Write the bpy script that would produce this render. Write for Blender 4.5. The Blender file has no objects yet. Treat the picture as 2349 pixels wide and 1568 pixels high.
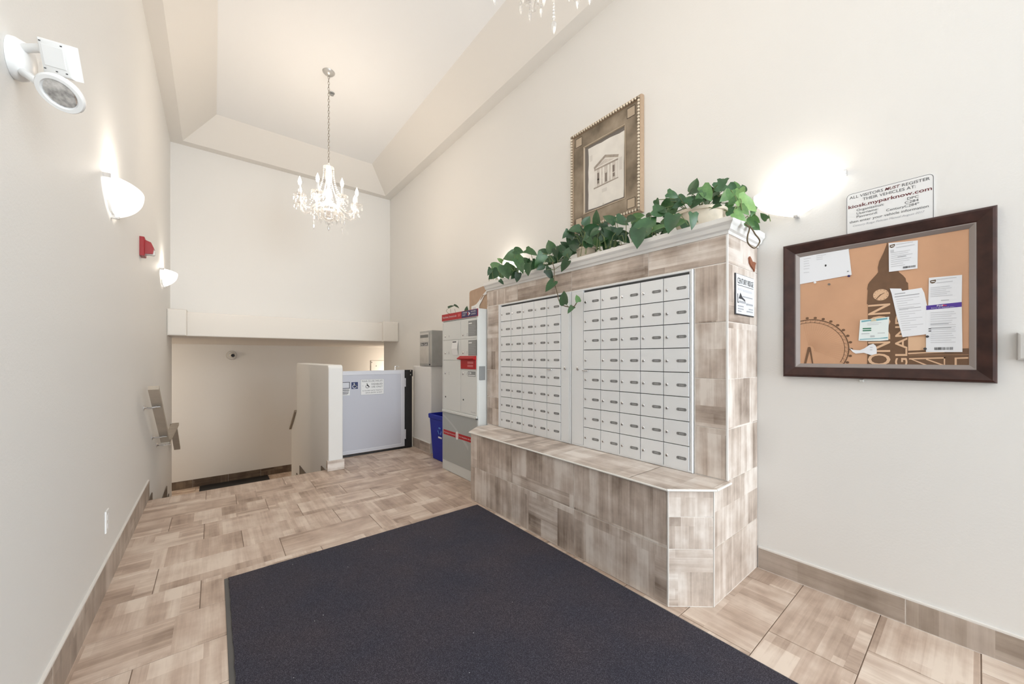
import bpy, math, random
from mathutils import Vector, Matrix
random.seed(11)
scene = bpy.context.scene
col = scene.collection
PI = math.pi

# ------------------------------------------------------------------ camera, light, exposure
YAW = 0.6743
cam_data = bpy.data.cameras.new('camera')
cam_data.sensor_fit = 'HORIZONTAL'
cam_data.sensor_width = 36.0
cam_data.lens = 36.0 * 855.8 / 2349.0
cam_data.shift_y = (819.76 - 784.0) / 2349.0
cam_data.clip_start = 0.02
cam = bpy.data.objects.new('camera', cam_data)
cam.location = (0, 0, 1.25)
cam.rotation_euler = (PI / 2, 0, -YAW)
col.objects.link(cam)
scene.camera = cam

scene.view_settings.view_transform = 'Standard'
scene.view_settings.look = 'None'
scene.view_settings.gamma = 1.0
scene.view_settings.use_curve_mapping = False
scene.view_settings.exposure = 0.0

world = bpy.data.worlds.new('daylight')
scene.world = world
world.use_nodes = True
wb = world.node_tree.nodes['Background']
wb.inputs[0].default_value = (0.86, 0.93, 1.0, 1)
wb.inputs[1].default_value = 1.0

def lamp(name, kind, loc, power, color, size=0.05, size_y=None, rot=None):
    d = bpy.data.lights.new(name, kind)
    d.energy = power
    d.color = color
    if kind == 'AREA':
        d.shape = 'RECTANGLE'
        d.size = size
        d.size_y = size_y or size
    else:
        d.shadow_soft_size = size
    o = bpy.data.objects.new(name, d)
    o.location = loc
    if rot: o.rotation_euler = rot
    col.objects.link(o)
    return o

# daylight coming in through the glazed entrance behind the camera
lamp('entrance_daylight', 'AREA', (2.05, -4.75, 1.75), 675.0, (0.86, 0.94, 1.0), 2.2, 3.4, (PI / 2, 0, 0.45))
# lamps on: two chandeliers, wall sconces, hallway sconces below
CHAND_W, SCONCE_W, HALL_W = 37.0, 2.3, 52.0
WARM = (1.0, 0.85, 0.68)
lamp('chandelier_light', 'POINT', (1.01, 4.572, 3.12), CHAND_W, WARM, 0.22)
lamp('chandelier_light', 'POINT', (1.03, 1.08, 3.12), CHAND_W * .6, WARM, 0.22)

# ------------------------------------------------------------------ helpers
class Fr:
    """local frame: u to the right, v up, w out towards the viewer"""
    def __init__(s, o, u, v, w):
        s.o, s.u, s.v, s.w = Vector(o), Vector(u), Vector(v), Vector(w)
    def __call__(s, u, v, w=0.0):
        return s.o + s.u * u + s.v * v + s.w * w
    def at(s, u, v, w=0.0):
        return Fr(s(u, v, w), s.u, s.v, s.w)
    def rot(s, a):
        c, q = math.cos(a), math.sin(a)
        return Fr(s.o, s.u * c + s.v * q, s.v * c - s.u * q, s.w)
WORLD = Fr((0, 0, 0), (1, 0, 0), (0, 1, 0), (0, 0, 1))
def on_right(y, z, x): return Fr((x, y, z), (0, -1, 0), (0, 0, 1), (-1, 0, 0))   # faces -X
def on_left(y, z, x): return Fr((x, y, z), (0, 1, 0), (0, 0, 1), (1, 0, 0))      # faces +X
def on_back(x, z, y): return Fr((x, y, z), (1, 0, 0), (0, 0, 1), (0, -1, 0))     # faces -Y

class MB:
    def __init__(s): s.v, s.f, s.m = [], [], []
    def add(s, vs, fs, mi=0):
        n = len(s.v)
        s.v += [Vector(p) for p in vs]
        s.f += [tuple(i + n for i in f) for f in fs]
        s.m += [mi] * len(fs)
        return s
    def box(s, a, b, fr=WORLD, mi=0):
        (x0, y0, z0), (x1, y1, z1) = a, b
        p = [fr(x, y, z) for z in (z0, z1) for y in (y0, y1) for x in (x0, x1)]
        return s.add(p, [(0, 2, 3, 1), (4, 5, 7, 6), (0, 1, 5, 4), (2, 6, 7, 3), (0, 4, 6, 2), (1, 3, 7, 5)], mi)
    def bbox(s, a, b, r, fr=WORLD, mi=0):
        """box with its outer (w+) edges rounded off"""
        (x0, y0, z0), (x1, y1, z1) = a, b
        rings = [(0, z0), (0, z1 - r), (r * 0.3, z1 - r * 0.3), (r, z1)]
        vs = []
        for i, z in rings:
            vs += [fr(x0 + i, y0 + i, z), fr(x1 - i, y0 + i, z), fr(x1 - i, y1 - i, z), fr(x0 + i, y1 - i, z)]
        fs = [(3, 2, 1, 0)]
        for k in range(3):
            for j in range(4):
                a0, b0 = 4 * k + j, 4 * k + (j + 1) % 4
                fs.append((a0, b0, b0 + 4, a0 + 4))
        fs.append((12, 13, 14, 15))
        return s.add(vs, fs, mi)
    def prism(s, pts, z0, z1, fr=WORLD, mi=0):
        n = len(pts)
        vs = [fr(x, y, z0) for x, y in pts] + [fr(x, y, z1) for x, y in pts]
        fs = [tuple(range(n))[::-1], tuple(range(n, 2 * n))] + [(i, (i + 1) % n, n + (i + 1) % n, n + i) for i in range(n)]
        return s.add(vs, fs, mi)
    def ring(s, rect, prof, fr=WORLD, mi=0):
        """mitred frame: rect (u0,v0,u1,v1), prof [(inset, w)...]"""
        u0, v0, u1, v1 = rect
        vs, fs = [], []
        for i, w in prof:
            vs += [fr(u0 + i, v0 + i, w), fr(u1 - i, v0 + i, w), fr(u1 - i, v1 - i, w), fr(u0 + i, v1 - i, w)]
        for k in range(len(prof) - 1):
            for j in range(4):
                a, b = 4 * k + j, 4 * k + (j + 1) % 4
                fs.append((a, b, b + 4, a + 4))
        return s.add(vs, fs, mi)
    def cyl(s, p0, p1, r0, r1=None, n=16, mi=0, caps=True):
        r1 = r0 if r1 is None else r1
        p0, p1 = Vector(p0), Vector(p1)
        d = (p1 - p0).normalized()
        a = d.orthogonal().normalized(); b = d.cross(a)
        vs = [p + (a * math.cos(2 * PI * i / n) + b * math.sin(2 * PI * i / n)) * r for p, r in ((p0, r0), (p1, r1)) for i in range(n)]
        fs = [(i, (i + 1) % n, n + (i + 1) % n, n + i) for i in range(n)]
        if caps: fs += [tuple(range(n))[::-1], tuple(range(n, 2 * n))]
        return s.add(vs, fs, mi)
    def tube(s, pts, r, n=8, mi=0):
        pts = [Vector(p) for p in pts]
        rs = r if isinstance(r, (list, tuple)) else [r] * len(pts)
        vs, fs = [], []
        a = None
        for i, p in enumerate(pts):
            d = (pts[min(i + 1, len(pts) - 1)] - pts[max(i - 1, 0)]).normalized()
            a = d.orthogonal().normalized() if a is None else (a - d * a.dot(d)).normalized()
            b = d.cross(a)
            vs += [p + (a * math.cos(2 * PI * k / n) + b * math.sin(2 * PI * k / n)) * rs[i] for k in range(n)]
        for i in range(len(pts) - 1):
            fs += [(i * n + k, i * n + (k + 1) % n, (i + 1) * n + (k + 1) % n, (i + 1) * n + k) for k in range(n)]
        fs += [tuple(range(n))[::-1], tuple(range((len(pts) - 1) * n, len(pts) * n))]
        return s.add(vs, fs, mi)
    def lathe(s, prof, o=(0, 0, 0), n=20, mi=0, axis=None):
        """prof [(r, h)...] turned about axis through o"""
        o = Vector(o); ax = Vector(axis or (0, 0, 1)).normalized()
        a = Vector((1, 0, 0)) if axis is None else ax.orthogonal().normalized()
        b = ax.cross(a)
        vs = [o + ax * h + (a * math.cos(2 * PI * k / n) + b * math.sin(2 * PI * k / n)) * max(r, 1e-5) for r, h in prof for k in range(n)]
        fs = [(i * n + k, i * n + (k + 1) % n, (i + 1) * n + (k + 1) % n, (i + 1) * n + k) for i in range(len(prof) - 1) for k in range(n)]
        fs += [tuple(range(n))[::-1], tuple(range((len(prof) - 1) * n, len(prof) * n))]
        return s.add(vs, fs, mi)
    def ball(s, c, r, n=10, m=6, mi=0, sz=1.0):
        return s.lathe([(r * math.sin(PI * (i + .02) / (m + .04)), -r * sz * math.cos(PI * (i + .02) / (m + .04))) for i in range(m + 1)], c, n, mi)
    def mesh(s, name, mats, smooth=None):
        me = bpy.data.meshes.new(name)
        me.from_pydata([tuple(p) for p in s.v], [], s.f)
        for mt in (mats if isinstance(mats, (list, tuple)) else [mats]): me.materials.append(mt)
        me.polygons.foreach_set('material_index', s.m)
        if smooth is not None:
            me.polygons.foreach_set('use_smooth', [True] * len(s.f))
            me.update()
            try: me.set_sharp_from_angle(angle=math.radians(smooth))
            except Exception: pass
        me.update()
        return me
    def build(s, name, mats, parent=None, smooth=None, loc=None):
        me = s.mesh(name, mats, smooth)
        return link(name, me, parent, loc)

def link(name, me, parent=None, loc=None):
    o = bpy.data.objects.new(name, me)
    col.objects.link(o)
    if parent is not None:
        o.parent = parent
        # meshes are written in world coordinates: undo the place of the thing's base
        base = Vector((0, 0, 0)); q = parent
        while q is not None: base += q.location; q = q.parent
        o.location = (Vector(loc) if loc is not None else Vector((0, 0, 0))) - base
    elif loc is not None:
        o.location = loc
    return o

def tag(o, label=None, cat=None, group=None, kind=None):
    if label: o['label'] = label
    if cat: o['category'] = cat
    if group: o['group'] = group
    if kind: o['kind'] = kind
    return o
def thing(name, loc, label, cat, group=None):
    o = bpy.data.objects.new(name, None)
    o.empty_display_size = 0.05
    o.location = loc
    col.objects.link(o)
    return tag(o, label, cat, group)
def base_at(o, p):
    """move the origin of a one-mesh thing to its base p"""
    p = Vector(p)
    o.data.transform(Matrix.Translation(-p)); o.location = p
    return o
def structure(o): o['kind'] = 'structure'; return o
def stuff(o): o['kind'] = 'stuff'; return o
def copy_tree(o, parent=None):
    c = o.copy(); col.objects.link(c)
    if parent is not None: c.parent = parent
    for ch in list(o.children): copy_tree(ch, c)
    return c

# ------------------------------------------------------------------ materials
class NT:
    def __init__(s, name):
        s.mat = bpy.data.materials.new(name); s.mat.use_nodes = True
        s.t = s.mat.node_tree; s.b = s.t.nodes['Principled BSDF']; s.out = s.t.nodes['Material Output']
    def n(s, kind, **kw):
        q = s.t.nodes.new(kind)
        for k, v in kw.items():
            if k in ('operation', 'blend_type', 'data_type', 'offset', 'offset_frequency', 'squash', 'vector_type'): setattr(q, k, v)
            else: q.inputs[k].default_value = v
        return q
    def l(s, a, b): s.t.links.new(a, b)
    def ramp(s, fac, stops):
        r = s.t.nodes.new('ShaderNodeValToRGB')
        while len(r.color_ramp.elements) < len(stops): r.color_ramp.elements.new(0.5)
        for e, (p, c) in zip(r.color_ramp.elements, stops): e.position = p; e.color = (*c, 1)
        s.l(fac, r.inputs[0]); return r
    def math(s, op, a, b=None):
        q = s.t.nodes.new('ShaderNodeMath'); q.operation = op
        for i, x in enumerate((a, b)):
            if x is None: continue
            if isinstance(x, (int, float)): q.inputs[i].default_value = x
            else: s.l(x, q.inputs[i])
        return q.outputs[0]
    def bump(s, h, strength, dist=0.002):
        q = s.n('ShaderNodeBump', Strength=strength, Distance=dist); s.l(h, q.inputs['Height']); s.l(q.outputs[0], s.b.inputs['Normal'])

def srgb(r, g, b):
    f = lambda c: (c / 255 / 12.92) if c <= 10 else ((c / 255 + 0.055) / 1.055) ** 2.4
    return (f(r), f(g), f(b))
def plain(name, c, rough=0.5, metal=0.0, noise=0.0, nscale=40.0, bump=0.0, coat=0.0):
    t = NT(name); b = t.b
    b.inputs['Base Color'].default_value = (*c, 1)
    b.inputs['Roughness'].default_value = rough
    b.inputs['Metallic'].default_value = metal
    if coat: b.inputs['Coat Weight'].default_value = coat
    if noise or bump:
        tc = t.n('ShaderNodeTexCoord'); no = t.n('ShaderNodeTexNoise', Scale=nscale, Detail=4.0)
        t.l(tc.outputs['Object'], no.inputs['Vector'])
        if noise:
            r = t.ramp(no.outputs['Fac'], [(0.3, tuple(x * (1 - noise) for x in c)), (0.7, tuple(min(1, x * (1 + noise)) for x in c))])
            t.l(r.outputs[0], b.inputs['Base Color'])
        if bump: t.bump(no.outputs['Fac'], bump)
    return t.mat
def glow(name, c, strength, base=None):
    t = NT(name)
    t.b.inputs['Base Color'].default_value = (*(base or c), 1)
    t.b.inputs['Emission Color'].default_value = (*c, 1)
    t.b.inputs['Emission Strength'].default_value = strength
    t.b.inputs['Roughness'].default_value = 0.3
    return t.mat

def tile_material(name, dark, mid, lite, contrast=1.0):
    """printed wood-look porcelain: blocks of plank grain in two directions, different on every tile"""
    t = NT(name); b = t.b
    tc = t.n('ShaderNodeTexCoord'); oi = t.n('ShaderNodeObjectInfo')
    off = t.n('ShaderNodeCombineXYZ')
    t.l(t.math('MULTIPLY', oi.outputs['Random'], 53.7), off.inputs[0])
    t.l(t.math('MULTIPLY', oi.outputs['Random'], 31.3), off.inputs[1])
    t.l(t.math('MULTIPLY', oi.outputs['Random'], 17.9), off.inputs[2])
    p = t.n('ShaderNodeVectorMath', operation='ADD'); t.l(tc.outputs['Object'], p.inputs[0]); t.l(off.outputs[0], p.inputs[1])
    def brick(w, h, offs):
        k = t.n('ShaderNodeTexBrick', offset=offs, Scale=1.0, **{'Mortar Size': 0.0, 'Bias': 0.0, 'Brick Width': w, 'Row Height': h})
        k.inputs['Color1'].default_value = (0, 0, 0, 1); k.inputs['Color2'].default_value = (1, 1, 1, 1)
        t.l(p.outputs[0], k.inputs['Vector']); return k.outputs['Color']
    def swirl(sx, sy):      # stretched coordinates of the band direction
        m = t.n('ShaderNodeVectorMath', operation='MULTIPLY'); t.l(p.outputs[0], m.inputs[0]); m.inputs[1].default_value = (sx, sy, 1); return m.outputs[0]
    def noise(sx, sy, det, rough=0.55):
        q = t.n('ShaderNodeTexNoise', Scale=1.0, Detail=det, Roughness=rough); t.l(swirl(sx, sy), q.inputs['Vector']); return q.outputs['Fac']
    # which way the grain runs: mostly one way per tile, some blocks turned
    turned = t.math('GREATER_THAN', brick(0.29, 0.31, 0.5), 0.86)
    whole = t.math('GREATER_THAN', t.math('FRACT', t.math('MULTIPLY', oi.outputs['Random'], 91.7)), 0.45)
    ix = oi.outputs['Object Index']     # 1: grain runs along the tile, 2: across it, 0: either
    whole = t.math('MAXIMUM', t.math('GREATER_THAN', ix, 1.5), t.math('MULTIPLY', whole, t.math('LESS_THAN', ix, 0.5)))
    way = t.math('ABSOLUTE', t.math('SUBTRACT', whole, turned))
    def two(a, c):
        mx = t.n('ShaderNodeMix', data_type='FLOAT'); t.l(way, mx.inputs['Factor']); t.l(a, mx.inputs['A']); t.l(c, mx.inputs['B']); return mx.outputs[0]
    bands = two(brick(0.40, 0.052, 0.31), brick(0.070, 0.31, 0.43))
    wide = two(brick(0.62, 0.13, 0.37), brick(0.17, 0.31, 0.29))
    soft = two(noise(1.2, 21, 5.0, 0.62), noise(21, 1.2, 5.0, 0.62))
    fine = two(noise(4, 130, 3.0), noise(130, 4, 3.0))
    cloud = noise(6, 6, 4.0)
    f = t.math('ADD', t.math('MULTIPLY', bands, 0.15), t.math('MULTIPLY', wide, 0.24))
    f = t.math('ADD', f, t.math('MULTIPLY', soft, 0.62))
    f = t.math('ADD', f, t.math('MULTIPLY', cloud, 0.62))
    f = t.math('ADD', f, t.math('MULTIPLY', fine, 0.10))
    f = t.math('ADD', t.math('MULTIPLY', t.math('SUBTRACT', f, 0.865), contrast), 0.5)
    mf = fine
    r = t.ramp(f, [(0.16, dark), (0.46, mid), (0.72, lite)])
    t.l(r.outputs[0], b.inputs['Base Color'])
    b.inputs['Roughness'].default_value = 0.42
    t.bump(mf, 0.06)
    return t.mat

M = {}
def wall_paint(name, c, s):
    t = NT(name)
    tc = t.n('ShaderNodeTexCoord'); no = t.n('ShaderNodeTexNoise', Scale=95.0, Detail=3.0, Roughness=0.6)
    t.l(tc.outputs['Object'], no.inputs['Vector'])
    t.b.inputs['Base Color'].default_value = (*c, 1); t.b.inputs['Roughness'].default_value = 0.62
    t.bump(no.outputs['Fac'], s, 0.004)
    return t.mat
M['wall'] = wall_paint('cream_wall_paint', (0.79, 0.775, 0.75), 0.16)
M['ceiling'] = wall_paint('ceiling_paint', (0.80, 0.77, 0.73), 0.08)
M['ceilingflat'] = wall_paint('whiter_ceiling_flat', (0.92, 0.92, 0.925), 0.08)  # raised flat, coloured whiter than soffit and slopes
M['trimpaint'] = wall_paint('satin_trim_paint', (0.84, 0.80, 0.745), 0.03)
M['floortile'] = tile_material('wood_look_floor_tile', (0.27, 0.185, 0.135), (0.55, 0.42, 0.335), (0.77, 0.65, 0.55), 1.0)
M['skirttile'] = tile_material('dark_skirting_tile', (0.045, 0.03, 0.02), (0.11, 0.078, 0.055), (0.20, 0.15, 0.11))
M['kiosktile'] = tile_material('wood_look_tile_daylit', (0.25, 0.19, 0.15), (0.54, 0.45, 0.385), (0.78, 0.71, 0.65), 1.25)  # same tile as the floor, the greying daylight put into its colours
M['basetile'] = tile_material('baseboard_tile', (0.19, 0.145, 0.115), (0.38, 0.31, 0.255), (0.56, 0.48, 0.42), 0.9)
M['grout'] = plain('pale_grout', (0.80, 0.75, 0.70), 0.9, noise=0.1)
M['floorgrout'] = plain('brown_grout', (0.26, 0.19, 0.145), 0.9, noise=0.1)
M['white'] = plain('white_enamel', (0.84, 0.84, 0.83), 0.35)
M['crown'] = plain('white_crown_paint', (0.83, 0.82, 0.80), 0.4)
M['trimmetal'] = plain('pale_edge_trim', (0.80, 0.77, 0.73), 0.35)
M['alu'] = plain('anodised_aluminium', (0.82, 0.84, 0.86), 0.42, 0.12)
M['alu_door'] = plain('brushed_aluminium_door', (0.83, 0.85, 0.87), 0.36, 0.12, noise=0.02, nscale=8)
M['gap'] = plain('shadow_gap', (0.10, 0.10, 0.10), 0.8)
M['chrome'] = plain('chrome', (0.75, 0.75, 0.76), 0.15, 1.0)
M['darkmetal'] = plain('dark_key_slot', (0.03, 0.03, 0.03), 0.4)
M['plate'] = plain('grey_number_plate', (0.20, 0.20, 0.20), 0.45)
M['platedot'] = plain('pale_number_print', (0.42, 0.42, 0.42), 0.5)
M['locker'] = plain('putty_powder_coat', (0.71, 0.725, 0.71), 0.4)
M['lockergrey'] = plain('grey_panel_print', (0.40, 0.42, 0.41), 0.3, coat=0.3)
M['red'] = plain('post_red', srgb(176, 2, 14), 0.45)
M['navy'] = plain('navy_print', srgb(42, 32, 92), 0.4)
M['sticker'] = plain('grey_sticker', (0.27, 0.28, 0.28), 0.45)
M['print'] = plain('white_print', (0.82, 0.82, 0.82), 0.5)
M['ink'] = plain('black_ink', (0.045, 0.045, 0.05), 0.55)
M['greyink'] = plain('grey_ink', (0.40, 0.41, 0.44), 0.6)
M['paleink'] = plain('pale_grey_ink', (0.62, 0.63, 0.66), 0.6)
M['maroon'] = plain('maroon_ink', srgb(98, 22, 30), 0.55)
M['blue'] = plain('blue_bin_plastic', srgb(0, 24, 150), 0.55)
M['palblue'] = plain('pale_blue_print', srgb(90, 140, 215), 0.5)
M['steel'] = plain('brushed_steel', (0.42, 0.42, 0.41), 0.42, 0.6, noise=0.05, nscale=12)
M['steellight'] = plain('brushed_steel_door', (0.56, 0.55, 0.53), 0.38, 0.6, noise=0.05, nscale=12)
M['black'] = plain('black_powder_coat', (0.012, 0.012, 0.013), 0.45)
M['gate'] = plain('lilac_grey_gate_paint', (0.56, 0.57, 0.635), 0.42)
M['gateframe'] = plain('pale_gate_frame', (0.66, 0.67, 0.72), 0.38)
M['signblue'] = plain('access_blue', srgb(8, 32, 92), 0.4)
M['paper'] = plain('white_paper', (0.83, 0.845, 0.88), 0.75)
M['papermint'] = plain('mint_paper', (0.80, 0.87, 0.86), 0.75)
M['purple'] = plain('purple_print', srgb(80, 52, 150), 0.5)
M['orange'] = plain('orange_print', srgb(232, 70, 60), 0.5)
M['greenprint'] = plain('green_print', srgb(50, 120, 90), 0.5)
M['teal'] = plain('teal_print', srgb(120, 175, 185), 0.5)
M['brownbadge'] = plain('brown_badge', srgb(84, 60, 30), 0.5)
M['leafdead'] = plain('dried_leaf_brown', srgb(140, 84, 58), 0.7, noise=0.15)
M['cardboard'] = plain('brown_cardboard', (0.47, 0.33, 0.235), 0.8, noise=0.06, nscale=15)
M['pot'] = plain('cream_glazed_pot', (0.68, 0.60, 0.49), 0.5, noise=0.08, nscale=20)
M['soil'] = plain('potting_soil', (0.05, 0.035, 0.025), 0.95)
M['stem'] = plain('pothos_stem', (0.16, 0.21, 0.075), 0.55)
M['vinestem'] = plain('brown_vine', (0.12, 0.085, 0.045), 0.6)
M['dome'] = plain('white_dome_plastic', (0.62, 0.60, 0.56), 0.4)
M['rail'] = plain('shaded_handrail_board', (0.40, 0.345, 0.28), 0.45, noise=0.12, nscale=6)  # cream rail darkened to a mid tone: underside shade is in the colour
M['rubber'] = plain('grey_rubber_edge', (0.11, 0.105, 0.10), 0.7)
M['redalarm'] = plain('alarm_red', srgb(150, 14, 26), 0.35)
M['clear'] = plain('clear_lens', (0.75, 0.75, 0.72), 0.1)
M['tan'] = plain('tan_poster', srgb(206, 160, 126), 0.6, noise=0.05, nscale=7)
M['posterbrown'] = plain('brown_poster_ink', srgb(112, 82, 58), 0.6, noise=0.08, nscale=30)
M['posterlight'] = plain('light_poster_ink', srgb(222, 184, 150), 0.6)
M['posterlines'] = plain('fine_poster_lines', srgb(186, 142, 108), 0.6)
M['lip'] = plain('grey_inner_lip', (0.30, 0.26, 0.245), 0.3, 0.2)
M['bluewall'] = M['wall']

def wood_dark():
    t = NT('dark_walnut_frame'); tc = t.n('ShaderNodeTexCoord')
    m = t.n('ShaderNodeMapping'); m.inputs['Scale'].default_value = (3, 3, 3); t.l(tc.outputs['Object'], m.inputs['Vector'])
    no = t.n('ShaderNodeTexNoise', Scale=6.0, Detail=4.0); t.l(m.outputs[0], no.inputs['Vector'])
    r = t.ramp(no.outputs['Fac'], [(0.3, (0.026, 0.010, 0.008)), (0.7, (0.060, 0.024, 0.018))])
    t.l(r.outputs[0], t.b.inputs['Base Color']); t.b.inputs['Roughness'].default_value = 0.34; t.b.inputs['Specular IOR Level'].default_value = 0.35
    return t.mat
M['darkwood'] = wood_dark()
def antique():
    t = NT('antique_bronze_leaf'); tc = t.n('ShaderNodeTexCoord'); no = t.n('ShaderNodeTexNoise', Scale=5.0, Detail=5.0)
    t.l(tc.outputs['Object'], no.inputs['Vector'])
    r = t.ramp(no.outputs['Fac'], [(0.32, (0.13, 0.10, 0.068)), (0.5, (0.25, 0.20, 0.145)), (0.7, (0.38, 0.31, 0.235))])
    t.l(r.outputs[0], t.b.inputs['Base Color']); t.b.inputs['Roughness'].default_value = 0.5; t.b.inputs['Metallic'].default_value = 0.15
    return t.mat
M['bronze'] = antique()
M['bronzedark'] = plain('dark_bronze', (0.07, 0.05, 0.033), 0.45, 0.2)
M['bronzelight'] = plain('light_bronze', (0.50, 0.41, 0.31), 0.45, 0.2)
M['beadgilt'] = plain('pale_gilt_bead', (0.66, 0.57, 0.45), 0.4, 0.2)
M['framewood'] = plain('tan_frame_side', (0.40, 0.285, 0.19), 0.5, noise=0.06)
M['parchment'] = plain('aged_parchment', (0.77, 0.74, 0.69), 0.7, noise=0.06, nscale=9)
M['sepia'] = plain('sepia_wash', (0.36, 0.31, 0.265), 0.7, noise=0.2, nscale=25)
M['sepialight'] = plain('pale_sepia_wash', (0.60, 0.55, 0.50), 0.7, noise=0.12, nscale=25)
M['sepiadark'] = plain('dark_sepia_wash', (0.20, 0.165, 0.14), 0.7)

def mat_carpet():
    t = NT('charcoal_mat_pile'); tc = t.n('ShaderNodeTexCoord')
    n1 = t.n('ShaderNodeTexNoise', Scale=420.0, Detail=2.0); t.l(tc.outputs['Object'], n1.inputs['Vector'])
    n2 = t.n('ShaderNodeTexNoise', Scale=3.0, Detail=3.0); t.l(tc.outputs['Object'], n2.inputs['Vector'])
    r = t.ramp(n1.outputs['Fac'], [(0.34, (0.014, 0.013, 0.020)), (0.54, (0.036, 0.034, 0.046)), (0.70, (0.125, 0.118, 0.138))])
    r2 = t.ramp(n2.outputs['Fac'], [(0.35, (0.86, 0.88, 1.0)), (0.65, (1.12, 1.0, 1.0))])
    mx = t.n('ShaderNodeMix', data_type='RGBA', blend_type='MULTIPLY'); mx.inputs['Factor'].default_value = 1.0
    t.l(r.outputs[0], mx.inputs['A']); t.l(r2.outputs[0], mx.inputs['B'])
    # lint and grit lying in the pile
    vo = t.n('ShaderNodeTexVoronoi', Scale=16.0); vo.inputs['Randomness'].default_value = 1.0; t.l(tc.outputs['Object'], vo.inputs['Vector'])
    sep = t.n('ShaderNodeSeparateColor'); t.l(vo.outputs['Color'], sep.inputs[0])
    spot = t.math('MULTIPLY', t.math('LESS_THAN', vo.outputs['Distance'], 0.035), t.math('GREATER_THAN', sep.outputs[0], 0.55))
    m2 = t.n('ShaderNodeMix', data_type='RGBA'); t.l(spot, m2.inputs['Factor']); t.l(mx.outputs['Result'], m2.inputs['A'])
    m2.inputs['B'].default_value = (0.55, 0.55, 0.55, 1)
    t.l(m2.outputs['Result'], t.b.inputs['Base Color'])
    t.b.inputs['Roughness'].default_value = 0.95
    t.bump(n1.outputs['Fac'], 0.6, 0.003)
    return t.mat
M['mat'] = mat_carpet()
def leaf_material():
    t = NT('pothos_leaf'); oi = t.n('ShaderNodeObjectInfo'); tc = t.n('ShaderNodeTexCoord')
    no = t.n('ShaderNodeTexNoise', Scale=4.0, Detail=3.0); t.l(tc.outputs['Object'], no.inputs['Vector'])
    sep = t.n('ShaderNodeSeparateColor'); t.l(oi.outputs['Color'], sep.inputs[0])
    f = t.math('ADD', sep.outputs[0], t.math('MULTIPLY', t.math('SUBTRACT', no.outputs['Fac'], 0.5), 0.35))
    r = t.ramp(f, [(0.0, (0.009, 0.032, 0.011)), (0.35, (0.030, 0.095, 0.032)), (0.65, (0.095, 0.21, 0.062)), (1.0, (0.25, 0.43, 0.13))])
    t.l(r.outputs[0], t.b.inputs['Base Color']); t.b.inputs['Roughness'].default_value = 0.38
    return t.mat
M['leaf'] = leaf_material()
def crystal():
    t = NT('clear_crystal')
    g = t.n('ShaderNodeBsdfGlossy', Roughness=0.08); g.inputs['Color'].default_value = (1, 1, 1, 1)
    tr = t.n('ShaderNodeBsdfTransparent'); tr.inputs['Color'].default_value = (0.97, 0.97, 0.97, 1)
    df = t.n('ShaderNodeBsdfTranslucent'); df.inputs['Color'].default_value = (0.72, 0.72, 0.72, 1)
    d2 = t.n('ShaderNodeBsdfDiffuse'); d2.inputs['Color'].default_value = (0.72, 0.72, 0.72, 1)
    m0 = t.n('ShaderNodeMixShader'); m0.inputs[0].default_value = 0.5; t.l(df.outputs[0], m0.inputs[1]); t.l(d2.outputs[0], m0.inputs[2])
    m1 = t.n('ShaderNodeMixShader'); m1.inputs[0].default_value = 0.45; t.l(g.outputs[0], m1.inputs[1]); t.l(m0.outputs[0], m1.inputs[2])
    m2 = t.n('ShaderNodeMixShader'); m2.inputs[0].default_value = 0.55; t.l(tr.outputs[0], m2.inputs[1]); t.l(m1.outputs[0], m2.inputs[2])
    t.l(m2.outputs[0], t.out.inputs['Surface'])
    return t.mat
M['crystal'] = crystal()
def window_glass():
    t = NT('window_glass')
    g = t.n('ShaderNodeBsdfGlossy', Roughness=0.02); tr = t.n('ShaderNodeBsdfTransparent')
    m = t.n('ShaderNodeMixShader'); m.inputs[0].default_value = 0.06; t.l(tr.outputs[0], m.inputs[1]); t.l(g.outputs[0], m.inputs[2])
    t.l(m.outputs[0], t.out.inputs['Surface']); return t.mat
M['glass'] = window_glass()
M['bulb'] = glow('lit_candle_bulb', (1.0, 0.93, 0.82), 6.0)
M['sconceglass'] = glow('lit_frosted_glass', (1.0, 0.96, 0.90), 1.0, (0.9, 0.9, 0.88))
M['reflector'] = plain('lamp_reflector', (0.55, 0.55, 0.55), 0.12, 0.9, noise=0.5, nscale=60)

# ------------------------------------------------------------------ writing
def lettering(name, body, fr, u, v, h, mat, parent, width=None, align='LEFT', shear=0.0, bold=0.0, w=0.0008):
    """flat print: capital height h, left (or centre / right) end of the base line at u, v"""
    cu = bpy.data.curves.new(name, 'FONT'); cu.body = body; cu.size = 1.0; cu.shear = shear; cu.offset = bold; cu.resolution_u = 3
    tmp = bpy.data.objects.new(name, cu); col.objects.link(tmp)
    dg = bpy.context.evaluated_depsgraph_get()
    me = bpy.data.meshes.new_from_object(tmp.evaluated_get(dg))
    bpy.data.objects.remove(tmp); bpy.data.curves.remove(cu)
    xs = [p.co.x for p in me.vertices]
    x0, x1 = min(xs), max(xs)
    sy = h / 0.69
    sx = sy if width is None else width / max(x1 - x0, 1e-6)
    tot = (x1 - x0) * sx
    du = {'LEFT': 0, 'CENTER': -tot / 2, 'RIGHT': -tot}[align]
    o = link(name, me, parent)
    base = Vector(o.location)
    for p in me.vertices:
        q = fr(u + du + (p.co.x - x0) * sx, v + p.co.y * sy, w)
        p.co = q
    me.materials.clear(); me.materials.append(mat)
    me.update()
    return o
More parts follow.
